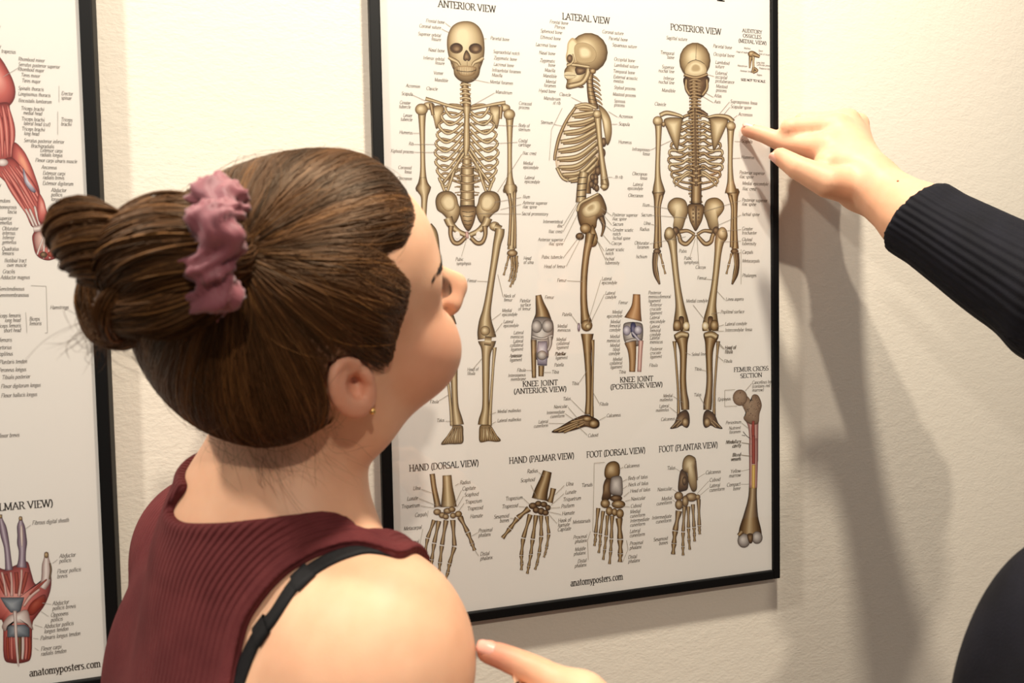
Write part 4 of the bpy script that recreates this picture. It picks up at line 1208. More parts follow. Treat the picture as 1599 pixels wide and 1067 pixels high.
p.rib([(1250, 90, 42), (1250, 112, 38), (1250, 160, 30), (1254, 260, 23), (1258, 380, 20), (1258, 520, 18), (1254, 620, 22)], pal=BROWN)
p.rib([(1284, 130, 14), (1288, 200, 9), (1285, 340, 8), (1282, 480, 9), (1280, 590, 12), (1279, 640, 14)], pal=BROWN)
p.poly([(1236, 622), (1292, 640), (1326, 662), (1328, 698), (1296, 713), (1240, 700), (1190, 715), (1100, 738), (1015, 736), (1070, 702), (1150, 655)], DARK, (1200, 670))
p.blob(1292, 682, 32, 26, BROWN); p.blob(1250, 650, 32, 18, BROWN)
for a, b in (((1200, 665), (1030, 730)), ((1195, 680), (1060, 735)), ((1190, 695), (1095, 738)), ((1225, 650), (1140, 672)), ((1230, 680), (1180, 705))): p.rib([a, b], 8, BROWN)
p.build()

# ---- posterior skeleton
p = Print('posterior_skeleton', POST).crop(*CB)
mir = (lambda x: x, lambda x: 1470-x)
for m in mir:
    p.poly([(m(640), 650), (m(715), 640), (m(712), 960), (m(640), 1010), (m(600), 940), (m(584), 860), (m(600), 760)], BROWN, None, rings=((1, 2), (0.9, 3), (0.5, 3), (0.2, 3))) if False else None
    out = [(652, 660), (640, 690), (625, 725), (608, 765), (596, 805), (586, 845), (582, 885), (586, 925), (598, 965), (612, 1000)]
    for i, (x, y) in enumerate(out):
        p.rib([(m(x), y+12, 6), (m(x+45), y+40, 6), (m(712), y+55, 6)], pal=BROWN)
    for i, (x, y) in enumerate(out):
        yi = 648+i*35
        p.rib([(m(716), yi, 7), (m(690), yi-8, 8), (m(655), yi+8+i, 8), (m(x+10), y-10, 8), (m(x), y+12, 7)], pal=BONE if i % 2 else BROWN)
    p.rib([(m(706), 962, 7), (m(665), 985, 7), (m(618), 1034, 4)], pal=BONE)
p.poly([(556, 668), (590, 652), (650, 655), (660, 668), (652, 730), (642, 800), (632, 838), (604, 785), (574, 715)], BONE, (610, 700))
p.poly([(914, 668), (880, 652), (818, 655), (812, 668), (818, 740), (826, 800), (836, 838), (866, 785), (898, 715)], BONE, (860, 700))
p.rib([(535, 640, 12), (575, 626, 12), (640, 640, 9), (665, 652, 6)], pal=BONE); p.rib([(800, 652, 6), (850, 642, 9), (910, 650, 12), (942, 676, 14)], pal=BONE)
p.rib([(526, 672, 24), (528, 720, 18), (526, 820, 14), (523, 920, 14), (524, 990, 18), (527, 1040, 30), (530, 1070, 36)], pal=BONE).blob(524, 672, 28, 27)
p.blob(556, 690, 10, 14, BROWN)
p.rib([(930, 700, 24), (928, 745, 18), (927, 830, 14), (926, 920, 14), (928, 1000, 18), (930, 1045, 28), (930, 1072, 34)], pal=BONE).blob(930, 700, 27, 26)
p.rib([(690, 628, 8), (722, 612, 12), (760, 618, 12), (800, 640, 8)], pal=DARK)
p.poly([(676, 425), (672, 480), (688, 518), (720, 545), (760, 545), (786, 520), (800, 480), (802, 425)], DARK, (735, 480))
p.rib([(682, 440, 8), (682, 490, 9), (705, 530, 9)], pal=BROWN); p.rib([(796, 440, 8), (796, 490, 9), (770, 530, 9)], pal=BROWN)
p.blob(690, 475, 8, 16, PAPER) if False else None
p.blob(730, 336, 87, 100, BONE, 0, (-0.15, -0.3))
p.poly([(672, 400), (690, 352), (732, 332), (780, 352), (796, 395), (770, 425), (700, 428)], BONE, (735, 375), rings=((1, 1), (0.93, 2), (0.5, 3), (0.3, 2)))
p.line([(738, 245), (735, 332)], 2.5, BROWN[1]); p.line([(690, 352), (712, 338), (735, 332), (760, 340), (782, 355)], 3, BROWN[0])
p.rib([(668, 415, 8), (735, 432, 9), (802, 412, 8)], pal=BROWN)
p.rib([(724, 440, 18), (727, 520, 18), (728, 620, 18), (732, 800, 19), (736, 1075, 22)], pal=BROWN)
for y in range(445, 1075, 19):
    q = 1 if y > 600 else 0.5
    p.rib([(702-8*q, y+4, 4), (728, y-3, 7), (762+4*q, y+4, 4)], pal=BROWN)
p.rib([(729, 600, 4), (733, 800, 5), (737, 1070, 6)], pal=DARK)
p.crop(*CDp)
p.rib([(738, -4, 24), (738, 100, 28), (737, 205, 30)], pal=BROWN)
for y in (12, 50, 90, 130, 168, 200): p.rib([(700, y-4, 5), (737, y+6, 11), (772, y-4, 5)], pal=BROWN); p.rib([(737, y-8, 6), (737, y+20, 8)], pal=DARK)
p.poly([(692, 212), (776, 212), (774, 285), (752, 335), (733, 360), (716, 335), (697, 288)], BROWN)
for y in (240, 262, 284, 306): p.blob(720, y, 5, 6, DARK); p.blob(750, y, 5, 6, DARK)
p.rib([(735, 220, 6), (735, 350, 6)], pal=DARK)
for m in mir:
    p.poly([(m(577), 232), (m(585), 198), (m(618), 174), (m(660), 178), (m(684), 202), (m(692), 255), (m(676), 300), (m(662), 345), (m(640), 372), (m(616), 368), (m(608), 330), (m(612), 288), (m(592), 262)], BONE, (m(630), 225))
    p.rib([(m(618), 360, 16), (m(640), 382, 12), (m(652), 418, 13), (m(682), 430, 13), (m(712), 402, 11), (m(728), 378, 9)], pal=BROWN)
    p.rib([(m(645), 362, 13), (m(690), 358, 10), (m(728), 378, 9)], pal=BROWN); p.blob(m(684), 388, 17, 20, PAPER)
    p.blob(m(622), 358, 20, 24, DARK)
    p.rib([(m(588), 350, 24), (m(592), 385, 34), (m(604), 418, 27), (m(612), 480, 20), (m(622), 580, 18), (m(634), 680, 19), (m(646), 770, 25), (m(652), 840, 38), (m(654), 890, 46), (m(654), 915, 44)], pal=BONE)
    p.blob(m(588), 372, 27, 36); p.poly([(m(640), 840), (m(668), 840), (m(664), 910), (m(648), 910)], DARK)
    p.blob(m(632), 884, 24, 32, BROWN); p.blob(m(682), 886, 19, 24, [BROWN[1], BONE[2], BONE[3], lin((244, 236, 220))])
    p.rib([(m(524), 120, 26), (m(527), 142, 36), (m(524), 175, 24), (m(519), 230, 16), (m(518), 320, 13), (m(516), 400, 14), (m(517), 440, 19), (m(517), 458, 20)], pal=BROWN)
    p.rib([(m(545), 160, 12), (m(532), 230, 9), (m(534), 330, 9), (m(536), 450, 11)], pal=BROWN)
    p.blob(m(520), 472, 22, 16, DARK)
    p.rib([(m(512), 480, 17), (m(507), 540, 15), (m(515), 600, 15), (m(534), 656, 5)], pal=DARK); p.rib([(m(522), 482, 6), (m(516), 560, 6), (m(533), 640, 4)], pal=BROWN)
    p.finger([(m(536), 482), (m(552), 545), (m(566), 600)], 7, BROWN)
p.crop(*CFp)
for m, dx in ((lambda x: x, 0), (lambda x: 1762-x, 0)):
    p.rib([(m(772), 102, 56), (m(774), 128, 54), (m(780), 170, 38), (m(786), 240, 28), (m(785), 340, 24), (m(783), 440, 24), (m(788), 530, 26), (m(796), 600, 32), (m(800), 660, 30)], pal=BROWN)
    p.rib([(m(730), 125, 22), (m(770), 105, 24), (m(820), 112, 20)], pal=BONE)
    p.rib([(m(720), 155, 15), (m(727), 240, 9), (m(738), 380, 9), (m(747), 520, 9), (m(750), 640, 11), (m(751), 705, 13)], pal=BROWN)
    p.poly([(m(748), 690), (m(800), 660), (m(828), 690), (m(832), 760), (m(812), 793), (m(775), 775), (m(740), 792), (m(688), 798), (m(720), 755)], DARK)
    p.rib([(m(760), 735, 8), (m(700), 792, 5)], pal=BROWN); p.rib([(m(775), 745, 8), (m(735), 788, 5)], pal=BROWN); p.blob(m(800), 752, 25, 36, BROWN)
p.build()

# ---- knees
p = Print('knee_drawing_front', POST).crop(*CC)
p.rib([(785, 715, 16), (793, 760, 24), (806, 815, 38), (808, 850, 50)], pal=BROWN)
p.poly([(752, 862), (775, 838), (840, 840), (868, 872), (868, 950), (845, 1010), (835, 1070), (765, 1070), (745, 1000), (745, 930)], GREY)
p.blob(776, 890, 30, 36, GREY); p.blob(836, 888, 32, 36, GREY); p.rib([(750, 945, 10), (806, 958, 8), (864, 940, 10)], pal=GREY)
p.crop(*CE)
p.rib([(898, 130, 20), (898, 240, 17), (900, 380, 14)], pal=BROWN); p.rib([(948, 300, 20), (946, 370, 17)], pal=BROWN)
p.poly([(925, 140), (985, 138), (990, 200), (985, 300), (922, 296), (918, 210)], LILAC, smooth=False); p.blob(953, 232, 33, 32, GREY); p.rib([(1005, 110, 16), (1006, 160, 12), (992, 200, 10)], pal=GREY)
p.build()
p = Print('knee_drawing_back', POST).crop(*CDp)
p.rib([(406, 710, 20), (402, 780, 27), (386, 850, 50)], pal=[lin(c) for c in ((70, 42, 20), (140, 98, 58), (182, 138, 92), (204, 166, 124))])
p.poly([(330, 900), (345, 868), (425, 868), (442, 900), (436, 975), (405, 1000), (355, 990), (334, 960)], GREY)
p.poly([(375, 872), (398, 872), (410, 940), (385, 950), (372, 910)], [lin((24, 22, 44)), lin((40, 38, 70)), lin((70, 66, 100)), lin((120, 116, 140))])
p.blob(352, 912, 22, 28, LILAC); p.blob(414, 910, 23, 26, LILAC); p.rib([(345, 975, 10), (390, 962, 9), (430, 968, 9)], pal=GREY); p.rib([(380, 920, 7), (410, 955, 8), (428, 975, 8)], pal=LILAC)
p.crop(*CFp)
p.rib([(396, 160, 44), (408, 220, 32), (412, 300, 25), (410, 380, 22)], pal=[lin(c) for c in ((70, 42, 20), (130, 96, 62), (170, 134, 94), (196, 164, 124))])
p.rib([(475, 150, 18), (470, 220, 16), (462, 380, 15)], pal=PINK)
p.build()

# ---- femur section, ossicles
p = Print('femur_section_drawing', POST).crop(*CFp)
SP = [lin(c) for c in ((86, 62, 44), (126, 100, 78), (148, 122, 98), (158, 134, 110))]
p.rib([(1285, 700, 60), (1298, 770, 40), (1302, 860, 34), (1302, 1040, 33)], pal=PINK)
p.poly([(1240, 550), (1285, 590), (1290, 556), (1312, 545), (1340, 560), (1362, 625), (1345, 690), (1335, 760), (1275, 765), (1228, 725), (1244, 690), (1215, 625), (1180, 590)], SP)
p.blob(1202, 570, 54, 60, SP)
rg = np.random.default_rng(4)
for i in range(150):
    x, y = rg.uniform(1155, 1355), rg.uniform(520, 735)
    if poly_sd([(1240, 550), (1285, 590), (1312, 545), (1340, 560), (1355, 625), (1335, 720), (1270, 730), (1215, 625), (1160, 600), (1165, 530), (1200, 515)], np.array([x]), np.array([y]))[0] < -4:
        p.blob(x, y, 3.2, 3.2, [SP[0]]*4 if i % 2 else [SP[3]]*4)
p.rib([(1300, 740, 9), (1298, 800, 13), (1300, 900, 11), (1302, 1040, 11)], pal=RED)
p.line([(1225, 820), (1250, 850), (1288, 880)], 4, DARK[0]); p.line([(1240, 850), (1215, 845)], 3, DARK[0])
p.crop(*CH)
p.rib([(1264, 60, 29), (1266, 200, 29), (1262, 360, 27), (1258, 440, 32), (1248, 540, 50), (1244, 620, 72), (1244, 680, 80)], pal=BROWN)
p.rib([(1265, 20, 28), (1266, 200, 28), (1264, 350, 27)], pal=PINK)
p.rib([(1266, 0, 11), (1266, 100, 12), (1266, 192, 11)], pal=RED); p.rib([(1267, 195, 12), (1266, 270, 12), (1265, 355, 11)], pal=YEL)
p.blob(1202, 702, 43, 48, GREY); p.blob(1290, 682, 37, 42, GREY); p.poly([(1225, 660), (1262, 660), (1258, 715), (1236, 715)], DARK); p.rib([(1166, 668, 12), (1190, 640, 16)], pal=BROWN)
p.build()
p = Print('ear_bones_drawing', POST).crop(*CB)
p.rib([(1046, 298, 18), (1038, 330, 9), (1034, 378, 4)], pal=BROWN); p.blob(1046, 300, 22, 18, BROWN); p.rib([(1055, 300, 9), (1054, 350, 6), (1056, 380, 7)], pal=BONE); p.rib([(1056, 300, 15), (1090, 315, 7)], pal=BROWN)
p.rib([(1056, 375, 8), (1050, 404, 8)], pal=BROWN); p.rib([(1060, 378, 7), (1075, 392, 7), (1052, 404, 6)], pal=BROWN)
p.build()

# ---- hands and feet
p = Print('hand_drawing_dorsal', POST).crop(*CG)
p.rib([(302, 214, 15), (312, 290, 15), (328, 370, 17), (332, 398, 20)], pal=BROWN); p.rib([(384, 222, 25), (388, 290, 29), (392, 350, 38), (394, 398, 45)], pal=BONE)
for a in ((330, 426, 22, 18), (358, 444, 20, 17), (388, 420, 24, 17), (378, 452, 18, 16), (412, 412, 20, 16), (418, 446, 18, 16), (448, 438, 20, 18)): p.blob(*a, BROWN)
for j, w in (([(314, 468), (276, 572), (262, 655), (257, 692), (262, 732)], 11), ([(340, 472), (313, 600), (300, 692), (298, 738), (290, 782)], 12),
             ([(380, 468), (356, 612), (345, 708), (340, 758), (332, 808)], 12.5), ([(416, 466), (426, 618), (398, 714), (389, 762), (373, 812)], 13), ([(455, 450), (500, 540), (524, 602), (538, 640)], 14)): p.finger(j, w, BROWN)
p.build()
p = Print('hand_drawing_palmar', POST).crop(*CG)
p.rib([(942, 200, 25), (928, 250, 30), (908, 310, 38), (898, 356, 44)], pal=BROWN); p.rib([(975, 295, 16), (965, 340, 14), (955, 372, 18)], pal=BROWN)
for a in ((862, 392, 24, 18), (892, 380, 20, 16), (922, 384, 20, 16), (945, 402, 16, 16), (880, 415, 20, 18), (908, 422, 20, 20), (932, 430, 18, 16)): p.blob(*a, DARK)
for j, w in (([(842, 405), (776, 460), (734, 518), (692, 572)], 15), ([(848, 436), (808, 572), (797, 668), (800, 712), (797, 750)], 12.5), ([(880, 440), (860, 578), (850, 662), (838, 728), (830, 770)], 12),
             ([(907, 442), (908, 562), (897, 652), (885, 712), (873, 747)], 11), ([(938, 446), (950, 548), (938, 622), (930, 656), (922, 678)], 9.5)): p.finger(j, w, BROWN)
p.build()
p = Print('foot_drawing_dorsal', POST).crop(*CH)
p.poly([(265, 330), (285, 285), (318, 280), (318, 395), (300, 430), (255, 432), (262, 380)], DARK)
p.poly([(272, 262), (278, 212), (300, 182), (340, 172), (372, 196), (374, 262), (345, 292), (290, 290)], BROWN)
p.poly([(315, 290), (342, 272), (384, 276), (394, 330), (390, 400), (345, 402), (310, 380)], GREY); p.blob(350, 420, 42, 22, DARK); p.blob(278, 455, 32, 30, BROWN); p.blob(366, 460, 46, 28, BROWN)
for a in ((305, 505, 24, 30), (340, 512, 20, 26), (376, 522, 26, 32)): p.blob(*a, BROWN)
for j, w in (([(232, 480), (214, 655), (212, 700), (205, 738)], 12), ([(265, 500), (245, 660), (244, 720), (234, 786)], 11.5), ([(294, 530), (284, 672), (274, 762), (264, 832)], 11.5), ([(324, 532), (319, 692), (314, 775), (306, 860)], 12.5), ([(370, 548), (378, 695), (379, 790), (376, 846)], 20)): p.finger(j, w, BROWN)
p.build()
p = Print('foot_drawing_plantar', POST).crop(*CH)
p.poly([(772, 262), (792, 225), (826, 262), (830, 350), (800, 372), (764, 366)], DARK)
p.poly([(792, 190), (805, 150), (836, 130), (876, 148), (884, 180), (878, 215), (888, 290), (888, 360), (858, 374), (832, 310), (826, 255), (795, 235)], BONE, (838, 195))
p.rib([(880, 170, 5), (886, 250, 6), (890, 300, 5)], pal=DARK); p.blob(806, 305, 16, 30, DARK)
for a in ((768, 405, 30, 30), (770, 462, 27, 34), (852, 412, 42, 30), (812, 440, 22, 40), (895, 412, 17, 18)): p.blob(*a, BROWN)
for j, w in (([(770, 500), (744, 638), (736, 722), (730, 795)], 19), ([(806, 470), (797, 645), (796, 742), (797, 802)], 12), ([(832, 470), (833, 620), (836, 692), (842, 764)], 11.5), ([(862, 455), (870, 615), (872, 660), (874, 708)], 11.5), ([(900, 420), (905, 605), (906, 630), (908, 660)], 12)): p.finger(j, w, BROWN)
p.build()
# ---- lettering: a small seriffed stroke alphabet (cap height 1)
def _arc(cx, cy, rx, ry, a0, a1, n=9):
    return [(cx+rx*math.cos(math.radians(a)), cy+ry*math.sin(math.radians(a))) for a in np.linspace(a0, a1, n)]
G = {}
def g(ch, w, strokes, serifs=''):
    G[ch] = (w, strokes, [tuple(float(v) for v in q.split(',')) for q in serifs.split()])
L_ = lambda *v: [(v[i], v[i+1]) for i in range(0, len(v), 2)]
g('A', .74, [L_(.06, 0, .36, 1), L_(.36, 1, .68, 0), L_(.17, .36, .56, .36)], '.06,0 .68,0')
g('B', .62, [L_(.12, 0, .12, 1), L_(.12, 1, .3, 1)+_arc(.3, .77, .22, .23, 90, -90)+[(.12, .54)], L_(.3, .54)+_arc(.3, .27, .26, .27, 90, -90)+[(.12, 0)]], '.1,0 .1,1')
g('C', .68, [_arc(.4, .5, .33, .5, 50, 310, 16)], '')
g('D', .74, [L_(.12, 0, .12, 1), L_(.12, 1, .3, 1)+_arc(.3, .5, .36, .5, 90, -90, 12)+[(.12, 0)]], '.1,0 .1,1')
g('E', .58, [L_(.12, 0, .12, 1), L_(.12, 1, .5, 1, .5, .86), L_(.12, .52, .42, .52), L_(.12, 0, .52, 0, .52, .15)], '.1,0 .1,1')
g('F', .54, [L_(.12, 0, .12, 1), L_(.12, 1, .5, 1, .5, .86), L_(.12, .52, .4, .52)], '.12,0 .1,1')
g('G', .72, [_arc(.4, .5, .33, .5, 50, 320, 16), L_(.64, .08, .64, .4)], '.62,.42')
g('H', .78, [L_(.13, 0, .13, 1), L_(.64, 0, .64, 1), L_(.13, .52, .64, .52)], '.13,0 .13,1 .64,0 .64,1')
g('I', .34, [L_(.17, 0, .17, 1)], '.17,0 .17,1')
g('J', .38, [L_(.22, 1, .22, .05)+_arc(.08, .05, .14, .25, 0, -80, 5)], '.22,1')
g('K', .68, [L_(.13, 0, .13, 1), L_(.58, 1, .14, .46), L_(.26, .6, .62, 0)], '.13,0 .13,1 .56,1 .6,0')
g('L', .56, [L_(.13, 0, .13, 1), L_(.13, 0, .52, 0, .52, .18)], '.11,0 .13,1')
g('M', .92, [L_(.12, 0, .14, 1), L_(.14, 1, .46, .05), L_(.46, .05, .76, 1), L_(.76, 1, .79, 0)], '.12,0 .1,1 .8,1 .79,0')
g('N', .78, [L_(.13, 0, .13, 1), L_(.13, 1, .65, 0), L_(.65, 0, .65, 1)], '.13,0 .1,1 .65,1')
g('O', .78, [_arc(.39, .5, .33, .51, 0, 360, 22)])
g('P', .58, [L_(.12, 0, .12, 1), L_(.12, 1, .3, 1)+_arc(.3, .74, .23, .26, 90, -90)+[(.12, .48)]], '.12,0 .1,1')
g('Q', .78, [_arc(.39, .5, .33, .51, 0, 360, 22), L_(.4, .1, .68, -.15)])
g('R', .66, [L_(.12, 0, .12, 1), L_(.12, 1, .3, 1)+_arc(.3, .75, .22, .25, 90, -90)+[(.12, .5)], L_(.32, .5, .62, 0)], '.12,0 .1,1 .62,0')
g('S', .52, [_arc(.26, .75, .18, .25, 40, 250, 10)+_arc(.26, .26, .2, .26, 70, -145, 10)])
g('T', .62, [L_(.31, 0, .31, 1), L_(.05, .84, .05, 1, .57, 1, .57, .84)], '.31,0')
g('U', .74, [L_(.13, 1, .13, .3)+_arc(.37, .3, .24, .31, 180, 360, 10)+[(.61, 1)]], '.13,1 .61,1')
g('V', .70, [L_(.06, 1, .36, 0), L_(.36, 0, .64, 1)], '.06,1 .64,1')
g('W', .98, [L_(.05, 1, .28, 0), L_(.28, 0, .5, .95), L_(.5, .95, .72, 0), L_(.72, 0, .93, 1)], '.05,1 .5,1 .93,1')
g('X', .68, [L_(.08, 1, .6, 0), L_(.06, 0, .6, 1)], '.08,1 .6,1 .06,0 .6,0')
g('Y', .66, [L_(.05, 1, .33, .48), L_(.61, 1, .33, .48, .33, 0)], '.05,1 .61,1 .33,0')
g('Z', .6, [L_(.08, .85, .08, 1, .54, 1, .06, 0, .54, 0, .54, .16)])
g('(', .34, [_arc(.42, .42, .3, .66, 118, 242, 10)]); g(')', .34, [_arc(-.08, .42, .3, .66, 62, -62, 10)])
g('.', .26, [L_(.1, 0, .13, .09)]); g('-', .36, [L_(.05, .32, .3, .32)]); g(' ', .30, [])
XH = .66
g('a', .48, [_arc(.22, .47, .15, .19, 150, 0, 7)+[(.37, .06), (.45, 0)], _arc(.22, .19, .16, .19, 60, 330, 10)])
g('b', .54, [L_(.11, 1, .11, .05), _arc(.27, .33, .18, .33, 150, -150, 12)], '.08,1')
g('c', .46, [_arc(.27, .33, .19, .33, 50, 310, 12)])
g('d', .54, [L_(.42, 1, .42, 0), _arc(.25, .33, .18, .33, 30, 330, 12)], '.38,1 .45,0')
g('e', .48, [L_(.08, .38, .42, .38)+_arc(.26, .34, .18, .32, 8, 310, 13)])
g('f', .34, [_arc(.28, .82, .12, .18, 60, 180, 5)+[(.16, 0)], L_(.04, XH, .3, XH)], '.16,0')
g('g', .50, [_arc(.24, .42, .15, .22, 0, 360, 12), L_(.36, .55, .46, .62), _arc(.24, -.08, .19, .2, 120, 420, 12)])
g('h', .54, [L_(.11, 1, .11, 0), [(.11, .42)]+_arc(.27, .42, .15, .24, 160, 0, 7)+[(.42, 0)]], '.08,1 .11,0 .42,0')
g('i', .26, [L_(.13, XH, .13, 0), L_(.11, .9, .14, .96)], '.1,.66 .13,0')
g('j', .26, [L_(.15, XH, .13, -.15)+_arc(.03, -.15, .1, .12, 0, -80, 4), L_(.13, .9, .16, .96)])
g('k', .52, [L_(.11, 1, .11, 0), L_(.42, XH, .12, .3), L_(.2, .38, .46, 0)], '.08,1 .11,0 .45,0')
g('l', .26, [L_(.13, 1, .13, 0)], '.1,1 .13,0')
g('m', .82, [L_(.11, XH, .11, 0), [(.11, .42)]+_arc(.26, .42, .14, .24, 160, 0, 7)+[(.40, 0)], [(.40, .42)]+_arc(.55, .42, .14, .24, 160, 0, 7)+[(.69, 0)]], '.08,.66 .11,0 .4,0 .7,0')
g('n', .54, [L_(.11, XH, .11, 0), [(.11, .42)]+_arc(.27, .42, .15, .24, 160, 0, 7)+[(.42, 0)]], '.08,.66 .11,0 .43,0')
g('o', .52, [_arc(.26, .33, .19, .33, 0, 360, 16)])
g('p', .54, [L_(.11, XH, .11, -.3), _arc(.27, .33, .18, .33, 150, -150, 12)], '.08,.66 .11,-.3')
g('q', .54, [L_(.42, XH, .42, -.3), _arc(.25, .33, .18, .33, 30, 330, 12)], '.42,-.3')
g('r', .38, [L_(.11, XH, .11, 0), [(.11, .42)]+_arc(.27, .46, .14, .2, 160, 50, 5)], '.08,.66 .11,0')
g('s', .40, [_arc(.2, .5, .13, .16, 40, 250, 8)+_arc(.2, .17, .14, .17, 70, -145, 8)])
g('t', .34, [L_(.16, .9, .16, .1)+_arc(.25, .1, .09, .1, 180, 300, 4), L_(.04, XH, .3, XH)])
g('u', .54, [L_(.11, XH, .11, .22)+_arc(.26, .22, .15, .22, 180, 350, 7), L_(.42, XH, .42, 0)], '.08,.66 .39,.66 .45,0')
g('v', .48, [L_(.05, XH, .25, 0), L_(.25, 0, .43, XH)], '.05,.66 .43,.66')
g('w', .72, [L_(.05, XH, .22, 0), L_(.22, 0, .37, XH), L_(.37, XH, .52, 0), L_(.52, 0, .67, XH)], '.05,.66 .67,.66')
g('x', .48, [L_(.06, XH, .42, 0), L_(.05, 0, .42, XH)], '.06,.66 .42,0')
g('y', .48, [L_(.05, XH, .26, .02), L_(.44, XH, .2, -.22, .08, -.28)], '.05,.66 .44,.66')
g('z', .46, [L_(.06, XH, .4, XH, .05, 0, .42, 0)])
def glyph_quads(text, thick, thin, serif=True, track=0.0):
    V, F, x = [], [], 0.0
    def quad(a, b, w):
        a = np.array(a, float); b = np.array(b, float); d = b-a; L = np.linalg.norm(d)
        if L < 1e-6: return
        n = np.array([-d[1], d[0]])/L*w/2; e = d/L*w*0.12
        k = len(V); V.extend([a+n-e, a-n-e, b-n+e, b+n+e]); F.append((k, k+1, k+2, k+3))
    for ch in text:
        w, st, sf = G.get(ch, G['.'])
        for s_ in st:
            for i in range(len(s_)-1):
                (ax, ay), (bx, by) = s_[i], s_[i+1]
                t = math.atan2(by-ay, bx-ax); wd = thin+(thick-thin)*abs(math.sin(t-math.radians(18)))
                quad((ax+x, ay), (bx+x, by), wd)
        if serif:
            for q in sf: quad((x+q[0]-.13, q[1]), (x+q[0]+.13, q[1]), thin)
        x += w+track
    return np.array(V) if V else np.zeros((0, 2)), F, x-track
class Letters:
    def __init__(s, name, poster, col, stuff=False):
        s.name, s.poster, s.col, s.stuff = name, poster, col, stuff; s.V, s.F, s.K, s.n = [], [], [], 0
    def put(s, text, x, y, cap_px=None, x1=None, align='l', thick=.14, thin=.058, shear=0.0, serif=True, track=0.0, cond=1.0, col=None):
        """x, y: photo pixel of the baseline start (end when align is 'r'); the line runs level on the wall"""
        v, f, w = glyph_quads(text, thick, thin, serif, track)
        if not len(f): return s
        o = W(x, y, 0.01192); mpp = np.linalg.norm(W(x+0.5, y, 0.01192)-W(x-0.5, y, 0.01192)); mpy = np.linalg.norm(W(x, y+0.5, 0.01192)-W(x, y-0.5, 0.01192))
        if x1 is not None: sx = (W(x1, y, 0.01192)[0]-o[0])/w
        else: sx = cap_px*mpp*cond
        sy = cap_px*mpy
        dx = {'l': 0, 'r': -w*sx, 'c': -w*sx/2}[align]
        LAYER[0] += 1
        q = np.stack([o[0]+dx+v[:, 0]*sx+v[:, 1]*shear*sy, np.full(len(v), o[1]-0.0000004*(LAYER[0] % 60)), o[2]+v[:, 1]*sy], 1)
        s.V.append(q); s.F += [tuple(i+s.n for i in t) for t in f]; s.n += len(q)
        s.K.append(np.tile(s.col if col is None else col, (len(q), 1)))
        return s
    build = Print.build
def heading(text, x0, y0, x1, cap_px, poster=None, **k):
    """baseline from photo pixel x0 to x1"""
    Letters('heading', poster or POST, lin((58, 50, 42))).put(text, x0, y0, cap_px, x1=x1, **k).build()
heading('SKELETAL SYSTEM', 690, -50, 1131, 40)
heading('ANTERIOR VIEW', 684, 10.5, 774, 10.5)
heading('LATERAL VIEW', 878, 30, 952, 10)
heading('POSTERIOR VIEW', 1047, 46.5, 1126, 9.5)
heading('HAND (DORSAL VIEW)', 639, 736.5, 748, 10)
heading('HAND (PALMAR VIEW)', 795, 724.5, 897, 9.6)
heading('FOOT (DORSAL VIEW)', 916, 715, 1008, 9.4)
heading('FOOT (PLANTAR VIEW)', 1029, 706.5, 1121, 9.2)
heading('KNEE JOINT', 816, 604, 871, 8.2)
heading('(ANTERIOR VIEW)', 802, 615.5, 885, 8.0)
heading('KNEE JOINT', 968, 597.5, 1020, 8.0)
heading('(POSTERIOR VIEW)', 953, 608.5, 1035, 7.8)
heading('FEMUR CROSS', 1146, 581, 1200, 6.8)
heading('SECTION', 1156, 590.5, 1190, 6.6)
heading('AUDITORY', 1159, 50, 1190, 5.6)
heading('OSSICLES', 1160, 58, 1189, 5.4)
heading('(MEDIAL VIEW)', 1153, 66, 1197, 5.6)
heading('anatomyposters.com', 891, 916, 973, 10.5, thick=.14, thin=.07)
heading('SIZE NOT TO SCALE', 1157, 126.0, 1195, 3.6, thick=.2, thin=.1, serif=False)
heading('HAND (PALMAR VIEW)', -73, 804, 84, 11.5, poster=LPOST)
heading('anatomyposters.com', 46, 1057, 158, 11.5, poster=LPOST, thick=.14, thin=.07)

